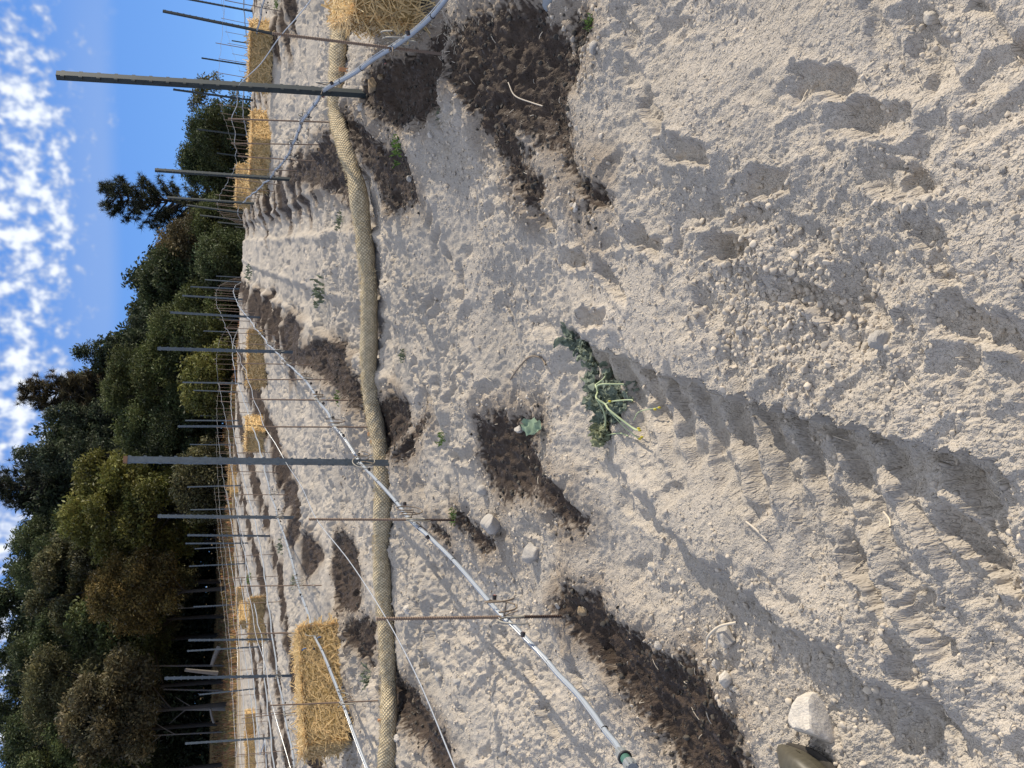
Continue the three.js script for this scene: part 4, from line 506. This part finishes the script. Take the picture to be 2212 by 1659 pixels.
// ------------------------------------------------------------ boot at the near edge, grey object at the right edge
{
  const foot = (L, W, H, seed) => { const P = [], N = 40, S = 22, pos = [], uv = [], idx = []; for (let i = 0; i <= N; i++) { const t = 0.5 - 0.5 * Math.cos(i / N * Math.PI), w = W * Math.pow(Math.sin(Math.PI * clamp(t, 0, 1)) + 1e-5, 0.5) * (0.86 + 0.2 * Math.sin(t * 4.4)), h = H * (t < 0.5 ? 1 : 1 - 0.45 * sstep(0.5, 1, t)) * Math.pow(Math.sin(Math.PI * clamp(t, 0, 1)) + 1e-5, 0.35); for (let k = 0; k <= S; k++) { const a = k / S * 6.283, c = Math.cos(a), s = Math.sin(a), e = 0.7; pos.push(Math.sign(c) * Math.pow(Math.abs(c), e) * w / 2 * (1 + 0.04 * noise(t * 8, k * 0.4)), (Math.sign(s) * Math.pow(Math.abs(s), e) + 1) / 2 * h, -(t - 0.3) * L); uv.push(t * 2, k / S); } } for (let i = 0; i < N; i++) for (let k = 0; k < S; k++) { const a = i * (S + 1) + k, b = a + S + 1; idx.push(a, b, a + 1, b, b + 1, a + 1); } const g = new THREE.BufferGeometry(); g.setAttribute('position', new THREE.Float32BufferAttribute(pos, 3)); g.setAttribute('uv', new THREE.Float32BufferAttribute(uv, 2)); g.setIndex(idx); g.computeVertexNormals(); return g; };
  const p = onGround(1822, 1652), o = thing('boot', 'olive brown boot cut off by the edge of the picture, beside the big pale rock', 'boot', V(p.x - 0.065, p.y, p.z - 0.04)); o.rotation.y = -0.05;
  mesh('upper', foot(0.33, 0.115, 0.1, 1).translate(0, 0.022, 0), M.boot, o); mesh('sole', foot(0.335, 0.117, 0.03, 2), M.bark, o); mesh('shaft', new THREE.LatheGeometry([[0.05, 0.06], [0.055, 0.12], [0.058, 0.2], [0.066, 0.34], [0.064, 0.345]].map(([x, y]) => new THREE.Vector2(x, y)), 20).translate(-0.0, 0, 0.06), M.boot, o);
  const q = onGround(1262, 3), pipe = mesh('pipe_end', new THREE.CapsuleGeometry(0.06, 0.34, 10, 18), M.greyRubber); pipe.position.set(q.x + 0.19, q.y + 0.05, q.z - 0.16); pipe.rotation.set(1.45, 0, -0.32); tag(pipe, 'smooth grey rounded pipe end just entering the right edge of the frame', 'pipe');
}
// ------------------------------------------------------------ the wood behind the field
{
  const clump = (seed, n, ls) => { const r = rng(seed), pos = [], idx = [], nor = []; for (let i = 0; i < n; i++) { const c = V(r() - 0.5, r() - 0.5, r() - 0.5).normalize().multiplyScalar(0.5 * Math.pow(r(), 0.45)), a = V(r() - 0.5, r() - 0.5, r() - 0.5).normalize(), b = V(r() - 0.5, r() - 0.5, r() - 0.5).cross(a).normalize(), l = ls * (0.6 + 0.8 * r()), w = l * 0.42, k = pos.length / 3, nn = a.clone().cross(b).normalize().lerp(c.clone().normalize(), 0.6).normalize(); for (const [u, v] of [[-1, 0], [0.1, -1], [1, 0], [0.1, 1]]) { pos.push(c.x + a.x * u * l / 2 + b.x * v * w / 2, c.y + a.y * u * l / 2 + b.y * v * w / 2, c.z + a.z * u * l / 2 + b.z * v * w / 2); nor.push(nn.x, nn.y, nn.z); } idx.push(k, k + 1, k + 2, k, k + 2, k + 3); } const g = new THREE.BufferGeometry(); g.setAttribute('position', new THREE.Float32BufferAttribute(pos, 3)); g.setAttribute('normal', new THREE.Float32BufferAttribute(nor, 3)); g.setIndex(idx); return g; };
  const tuft = (seed) => { const r = rng(seed), pos = [], idx = [], nor = []; for (let i = 0; i < 34; i++) { const a = V(r() - 0.5, r() - 0.25, r() - 0.5).normalize(), b = V(r() - 0.5, r() - 0.5, r() - 0.5).cross(a).normalize(), k = pos.length / 3, l = 0.3 + 0.25 * r(); for (const [u, w] of [[0.02, 0.018], [0.02, -0.018], [l, 0.006]]) { pos.push(a.x * u + b.x * w, a.y * u + b.y * w, a.z * u + b.z * w); nor.push(a.x, a.y, a.z); } idx.push(k, k + 1, k + 2); } const g = new THREE.BufferGeometry(); g.setAttribute('position', new THREE.Float32BufferAttribute(pos, 3)); g.setAttribute('normal', new THREE.Float32BufferAttribute(nor, 3)); g.setIndex(idx); return g; };
  const CL = [clump(1, 40, 0.19), clump(2, 40, 0.22), clump(3, 40, 0.17)], TU = tuft(9), lmat = leafMat(1, 1, 1, 0.32); lmat.vertexColors = false;
  const limb = (a, b, ra, rb) => { const m = a.clone().lerp(b, 0.5).add(V(0, 0.06 * a.distanceTo(b), 0)), g = new THREE.TubeGeometry(new THREE.QuadraticBezierCurve3(a, m, b), 6, 1, 6), p = g.attributes.position; const cu = g.parameters.path; for (let i = 0; i < p.count; i++) { const s = Math.floor(i / 7) / 6, c = cu.getPointAt(s), k = lerp(ra, rb, s); p.setXYZ(i, c.x + (p.getX(i) - c.x) * k, c.y + (p.getY(i) - c.y) * k, c.z + (p.getZ(i) - c.z) * k); } return g; };
  const col = new THREE.Color();
  function tree(seed, kind, py, topx, wpx, d, rgb, label, opt = {}) {
    const r = rng(seed), b0 = at(495, py, d), gyy = landY(b0.x, d), base = V(b0.x, gyy - 0.1, -d), topP = at(topx, py, d), H = Math.max(2, topP.y - gyy), R = wpx / 2 / FPX * d * (kind === 'oak' ? 1.3 : kind === 'bush' ? 1.1 : kind === 'fir' ? 1.2 : 1.15);
    const o = thing(kind === 'bush' ? 'bush' : kind === 'oak' ? 'oak_tree' : kind === 'fir' ? 'fir_tree' : 'pine_tree', label, kind === 'bush' ? 'bush' : 'tree', base, 'trees of the wood behind the field');
    const wood = [], list = []; // list: [pos, size, shade]
    if (kind === 'oak' || kind === 'bush') {
      const low = opt.low ?? (kind === 'bush' ? 0.05 : 0.22), trunk = H * 0.55, tr = kind === 'bush' ? 0.08 : 0.07 + 0.006 * H;
      wood.push(limb(V(0, 0, 0), V((r() - 0.5) * 0.6, trunk, (r() - 0.5) * 0.6), tr * 1.2, tr * 0.5));
      const lobes = opt.lobes ?? 46, top = V(0, 0, 0);
      for (let i = 0; i < lobes; i++) {
        const h = low + (1 - low) * Math.pow((i + r()) / lobes, 0.85), prof = Math.pow(Math.max(0.03, 1 - Math.pow(Math.abs(h - 0.52) / 0.5, 2.4)), 0.6), a = r() * 6.283, rr = R * prof * (0.35 + 0.75 * Math.sqrt(r())) * (0.8 + 0.35 * noise(a * 1.3 + seed, h * 4)), c = V(Math.cos(a) * rr, h * H * 0.97, Math.sin(a) * rr * 0.85), s = (0.45 + 0.65 * r() * r()) * Math.min(1.25, 0.35 + R * 0.3), sh = 0.7 + 0.6 * r();
        if (i % 3 === 0) wood.push(limb(V(0, trunk * (0.35 + 0.6 * h), 0), c, tr * 0.4, 0.02));
        const n = Math.round((opt.dens ?? 1) * 46 * s * s + 8); for (let k = 0; k < n; k++) { const v = V(r() - 0.5, r() - 0.5, r() - 0.5).normalize().multiplyScalar(s * (0.25 + 0.95 * Math.sqrt(r()))); v.y = v.y * 0.5 - 0.1 * v.lengthSq(); list.push([c.clone().add(v), 0.55 + 0.6 * r() * r(), sh * (0.75 + 0.5 * r())]); } }
    } else if (kind === 'fir') {
      wood.push(limb(V(0, 0, 0), V(0, H, 0), 0.1 + 0.012 * H, 0.02)); const n = Math.round(H * 2.6); for (let i = 0; i < n; i++) { const t = (opt.low ?? 0.1) + (1 - (opt.low ?? 0.1)) * i / n, reach = R * Math.pow(1 - t, 0.75) * (0.7 + 0.5 * r()) + 0.15, br = 5 + Math.floor(r() * 3); for (let q = 0; q < br; q++) { const a = r() * 6.283, l = reach * (0.6 + 0.5 * r()), e = V(Math.cos(a) * l, t * H - l * 0.14 + (t > 0.75 ? 0.3 * l : 0), Math.sin(a) * l); if (l > 0.6) wood.push(limb(V(0, t * H, 0), e, 0.04, 0.012)); const m = Math.max(2, Math.round(l * 4.2 * (opt.dens ?? 1))); for (let k = 0; k < m; k++) { const u = (k + 0.5 + r() * 0.5) / m; list.push([V(0, t * H, 0).lerp(e, 0.2 + 0.85 * u).add(V((r() - 0.5) * 0.35, (r() - 0.5) * 0.28, (r() - 0.5) * 0.35)), 0.55 + 0.35 * r(), 0.8 + 0.4 * r()]); } } }
    } else {
      wood.push(limb(V(0, 0, 0), V(H * 0.02, H, 0), 0.1 + 0.014 * H, 0.03)); const n = Math.round(H * 1.9); for (let i = 0; i < n; i++) { const t = (opt.low ?? 0.15) + (1 - (opt.low ?? 0.15)) * i / n; for (let q = 0; q < 5; q++) { const a = r() * 6.283, l = (R * Math.pow(1 - t, 0.48) + 0.25) * (0.6 + 0.55 * r()), s0 = V(0, t * H, 0), e = V(Math.cos(a) * l, t * H + l * (0.35 + 0.3 * r()), Math.sin(a) * l); wood.push(limb(s0, e, 0.045 + 0.02 * l, 0.012)); const m = Math.round(3 + l * 4); for (let k = 0; k < m; k++) { const u = 0.45 + 0.6 * r(); const p = s0.clone().lerp(e, u).add(V((r() - 0.5) * 0.5, (r() - 0.3) * 0.4, (r() - 0.5) * 0.5)); list.push([p, 0.8 + 0.5 * r(), 0.8 + 0.4 * r()]); } } }
    }
    mesh('trunk', merged(wood), M.bark, o);
    const im = new THREE.InstancedMesh(kind === 'pine' ? TU : CL[seed % 3], lmat, list.length); im.name = 'crown'; im.userData.kind = 'stuff'; const S = kind === 'pine' ? 0.85 : kind === 'fir' ? 1.0 : 1.15;
    list.forEach(([p, s, v], i) => { M4.compose(p, Q.setFromEuler(E3.set(r() * 6, r() * 6, r() * 6)), V(s * S, s * S, s * S)); im.setMatrixAt(i, M4); const w = v * (0.9 + 0.2 * r()), y = r() * 0.25; im.setColorAt(i, col.setRGB(rgb[0] * w * (1 + y), rgb[1] * w, rgb[2] * w * (1 - y * 0.5))); });
    im.castShadow = im.receiveShadow = true; o.add(im); return list.length;
  }
  const dk = [0.056, 0.082, 0.034], md = [0.08, 0.108, 0.038], yl = [0.13, 0.145, 0.036], br = [0.1, 0.09, 0.045], fr = [0.05, 0.074, 0.042], olive = [0.092, 0.1, 0.046];
  let n = 0; const T = (...a) => { n += tree(...a); };
  T(1, 'oak', 235, 408, 120, 62, olive, 'loose crowned tree, last of the wood before the open sky', { dens: 0.35, lobes: 15, low: 0.3 }); T(2, 'oak', 290, 405, 105, 58, dk, 'small dark rounded tree next to the loose crowned one', { dens: 0.7 }); T(3, 'oak', 355, 388, 120, 60, dk, 'dark dense tree just right of the lone pine');
  T(4, 'pine', 450, 218, 150, 66, [0.04, 0.055, 0.03], 'lone open pine standing clear above its neighbours against the sky', { low: 0.22 });
  T(5, 'oak', 490, 415, 90, 58, md, 'low green tree under the lone pine'); T(6, 'oak', 545, 340, 115, 60, br, 'brownish thin crowned tree left of the lone pine', { dens: 0.6 }); T(7, 'oak', 625, 300, 130, 60, dk, 'broad dark tree at the end of the track'); T(8, 'oak', 565, 430, 90, 55, dk, 'low dark tree closing the end of the track', { low: 0.05 });
  T(9, 'fir', 700, 268, 110, 63, fr, 'dark fir, lowest of the firs, above the second left post', { low: 0.12 }); T(10, 'fir', 775, 150, 130, 66, fr, 'dark fir with ragged tip, second from the open sky'); T(11, 'oak', 740, 320, 150, 56, md, 'mid green tree before the ragged fir'); T(12, 'pine', 858, 48, 110, 66, [0.075, 0.07, 0.035], 'thin brownish conifer, half bare, with a pointed top', { low: 0.35 }); T(13, 'fir', 900, 90, 110, 64, fr, 'dark fir close beside the half bare conifer');
  T(14, 'oak', 855, 220, 170, 57, md, 'broad dome of mid green foliage behind the grey post'); T(15, 'bush', 830, 398, 120, 50, [0.14, 0.16, 0.045], 'dense low bush, yellow green and rounded, at the edge of the field'); T(16, 'fir', 985, 26, 150, 62, fr, 'tall dense fir rising above the tall left post'); T(17, 'oak', 960, 270, 150, 56, dk, 'dark broadleaf tree beneath the tall dense fir'); T(18, 'pine', 1050, -60, 140, 68, [0.035, 0.05, 0.028], 'tall pine whose top leaves the frame, beside the dense fir', { low: 0.3 });
  T(19, 'oak', 1105, 130, 190, 54, yl, 'large yellow green tree in the sun beyond the tall left post'); T(20, 'oak', 1170, 10, 150, 64, dk, 'tall dark tree behind the yellow green one'); T(21, 'oak', 1040, 380, 110, 50, olive, 'low bushy tree at the foot of the dense fir', { low: 0.05 }); T(22, 'oak', 1255, 55, 190, 58, olive, 'tall olive tree with a gap of sky at its side'); T(23, 'oak', 1270, 190, 130, 52, [0.135, 0.112, 0.036], 'tree with orange brown leaves over the dark hollow', { low: 0.45 }); T(24, 'oak', 1370, 20, 180, 62, dk, 'tall dark green tree in the middle of the left wood'); T(25, 'oak', 1330, 150, 130, 56, md, 'mid green tree between the orange brown one and the white trunks', { low: 0.4 });
  T(26, 'oak', 1470, 50, 210, 56, olive, 'large brownish green tree above the white trunks', { low: 0.4, pale: true }); T(27, 'oak', 1560, 0, 210, 58, dk, 'tall dark tree near the left edge of the wood', { low: 0.4, pale: true }); T(28, 'oak', 1520, 130, 160, 51, [0.1, 0.096, 0.05], 'tree with dull brown lower boughs near the left edge', { low: 0.5, pale: true }); T(29, 'oak', 1650, 40, 220, 54, md, 'green tree cut by the left edge of the picture', { low: 0.42, pale: true }); T(30, 'oak', 1430, -80, 240, 68, dk, 'tallest dark tree at the back of the left wood', { low: 0.2 }); T(31, 'oak', 1290, -60, 180, 70, dk, 'tall background tree behind the olive one', { low: 0.2 }); T(32, 'oak', 1600, -120, 260, 70, dk, 'back tree filling the left corner of the wood', { low: 0.1 }); T(33, 'oak', 1780, -60, 260, 60, dk, 'tree mostly outside the left edge', { low: 0.2 });
  // pale slender trunks and fallen logs in the shade
  const bare = (px0, px1, py0, py1, d, rad, label) => { const a = at(px0, py0, d), b = at(px1, py1, d); a.y = landY(a.x, d) - 0.1; const o = thing('bare_trunk', label, 'tree trunk', a, 'slim pale trunks in the wood'); const e = b.clone().sub(a); mesh('trunk', limb(V(0, 0, 0), e, rad, rad * 0.4), M.paleBark, o); mesh('branch', merged([limb(e.clone().multiplyScalar(0.6), e.clone().multiplyScalar(0.6).add(V(0.9, 1.1, 0.3)), 0.03, 0.01), limb(e.clone().multiplyScalar(0.75), e.clone().multiplyScalar(0.75).add(V(-0.7, 0.9, 0.2)), 0.025, 0.01)]), M.paleBark, o); };
  bare(440, 200, 1441, 1438, 55, 0.07, 'tallest thin pale trunk standing in the dark wood'); bare(432, 245, 1497, 1485, 54, 0.06, 'second thin pale trunk, leaning a little'); bare(436, 370, 1536, 1532, 52, 0.13, 'thick short pale trunk near the left edge of the wood'); bare(442, 300, 1585, 1590, 54, 0.06, 'thin pale trunk nearest the left edge'); bare(440, 330, 1310, 1318, 55, 0.05, 'thin pale trunk below the orange brown tree');
  const lg = (a0, a1, d, rad, label) => { const a = at(a0[0], a0[1], d), b = at(a1[0], a1[1], d - 0.5); const m = mesh('fallen_log', limb(a, b, rad, rad * 0.7), M.paleBark); tag(m, label, 'log', 'bleached logs at the wood edge'); };
  lg([474, 1398], [458, 1438], 50, 0.16, 'bleached fallen log sloping down to the brown grass'); lg([470, 1454], [400, 1447], 48, 0.12, 'broken grey snag standing beside the fallen log'); lg([462, 1560], [455, 1530], 50, 0.08, 'short pale log lying in the shade of the wood');
  // undergrowth closing the wood
  const r = rng(123), N = 26000, im = new THREE.InstancedMesh(CL[1], lmat, N), PROF = [[430, 470], [500, 430], [560, 380], [620, 345], [680, 325], [760, 265], [850, 180], [950, 125], [1050, 85], [1150, 75], [1300, 70], [1900, 30]]; im.name = numbered('distant_undergrowth');
  for (let i = 0; i < N; i++) { const d = 66 + 9 * r(), py = 430 + r() * 1400, k = Math.max(1, PROF.findIndex((q) => q[0] > py)), t = (py - PROF[k - 1][0]) / (PROF[k][0] - PROF[k - 1][0]), tx = lerp(PROF[k - 1][1], PROF[k][1], t) + 70 * noise(py * 0.022, d * 0.2) + 25 * noise(py * 0.07, 3 + d), x = at(495, py, d).x, y0 = landY(x, d), y1 = Math.max(y0 + 1, at(tx, py, d).y), y = lerp(y0, y1, Math.pow(r(), 0.75)), s = 1 + 0.9 * r(), v = 0.6 + 0.6 * r(); M4.compose(V(x, y, -d), Q.setFromEuler(E3.set(r() * 6, r() * 6, r() * 6)), V(s, s, s)); im.setMatrixAt(i, M4); im.setColorAt(i, col.setRGB(0.045 * v, 0.062 * v, 0.03 * v)); }
  im.castShadow = im.receiveShadow = true; scene.add(im); im.userData.kind = 'stuff'; im.userData.label = 'dark undergrowth and thicket filling the wood between its trees';
  // dry grass of the margin
  const G2 = 9000, blade = new THREE.PlaneGeometry(0.03, 0.3, 1, 2).translate(0, 0.15, 0), gr = new THREE.InstancedMesh(mergeGeometries([blade, blade.clone().rotateY(1.2).translate(0.06, 0, 0.03), blade.clone().rotateY(2.2).translate(-0.05, 0, 0.05)]), std(0.3, 0.2, 0.09, 0.9, { side: THREE.DoubleSide }), G2); gr.name = numbered('dry_grass'); for (let i = 0; i < G2; i++) { const d = 47 + 14 * r(), x = at(490, 560 + 1250 * r(), d).x; if (d - 0.18 * x < 48) { M4.makeScale(0.001, 0.001, 0.001); M4.setPosition(x, -5, -d); } else M4.compose(V(x, landY(x, d) - 0.02, -d), Q.setFromEuler(E3.set((r() - 0.5) * 0.7, r() * 6, (r() - 0.5) * 0.7)), V(1 + r(), 0.5 + 0.9 * r(), 1)); gr.setMatrixAt(i, M4); gr.setColorAt(i, col.setRGB(0.8 + 0.5 * r(), 0.8 + 0.4 * r(), 0.8 + 0.3 * r())); } gr.receiveShadow = true; scene.add(gr); gr.userData.kind = 'stuff'; gr.userData.label = 'dry brown grass margin between field and wood';
  console.log('leaf clumps', n);
}
scene.traverse((o) => { const l = o.userData.label; if (l && l.split(/\s+/).length > 16) console.log('LONG', l); });
// ------------------------------------------------------------ render
const renderer = new THREE.WebGLRenderer({ antialias: true });
renderer.shadowMap.enabled = true; renderer.toneMapping = THREE.LinearToneMapping; renderer.toneMappingExposure = EXPOSURE;
renderer.setSize(1024, 768);
renderer.render(scene, camera);
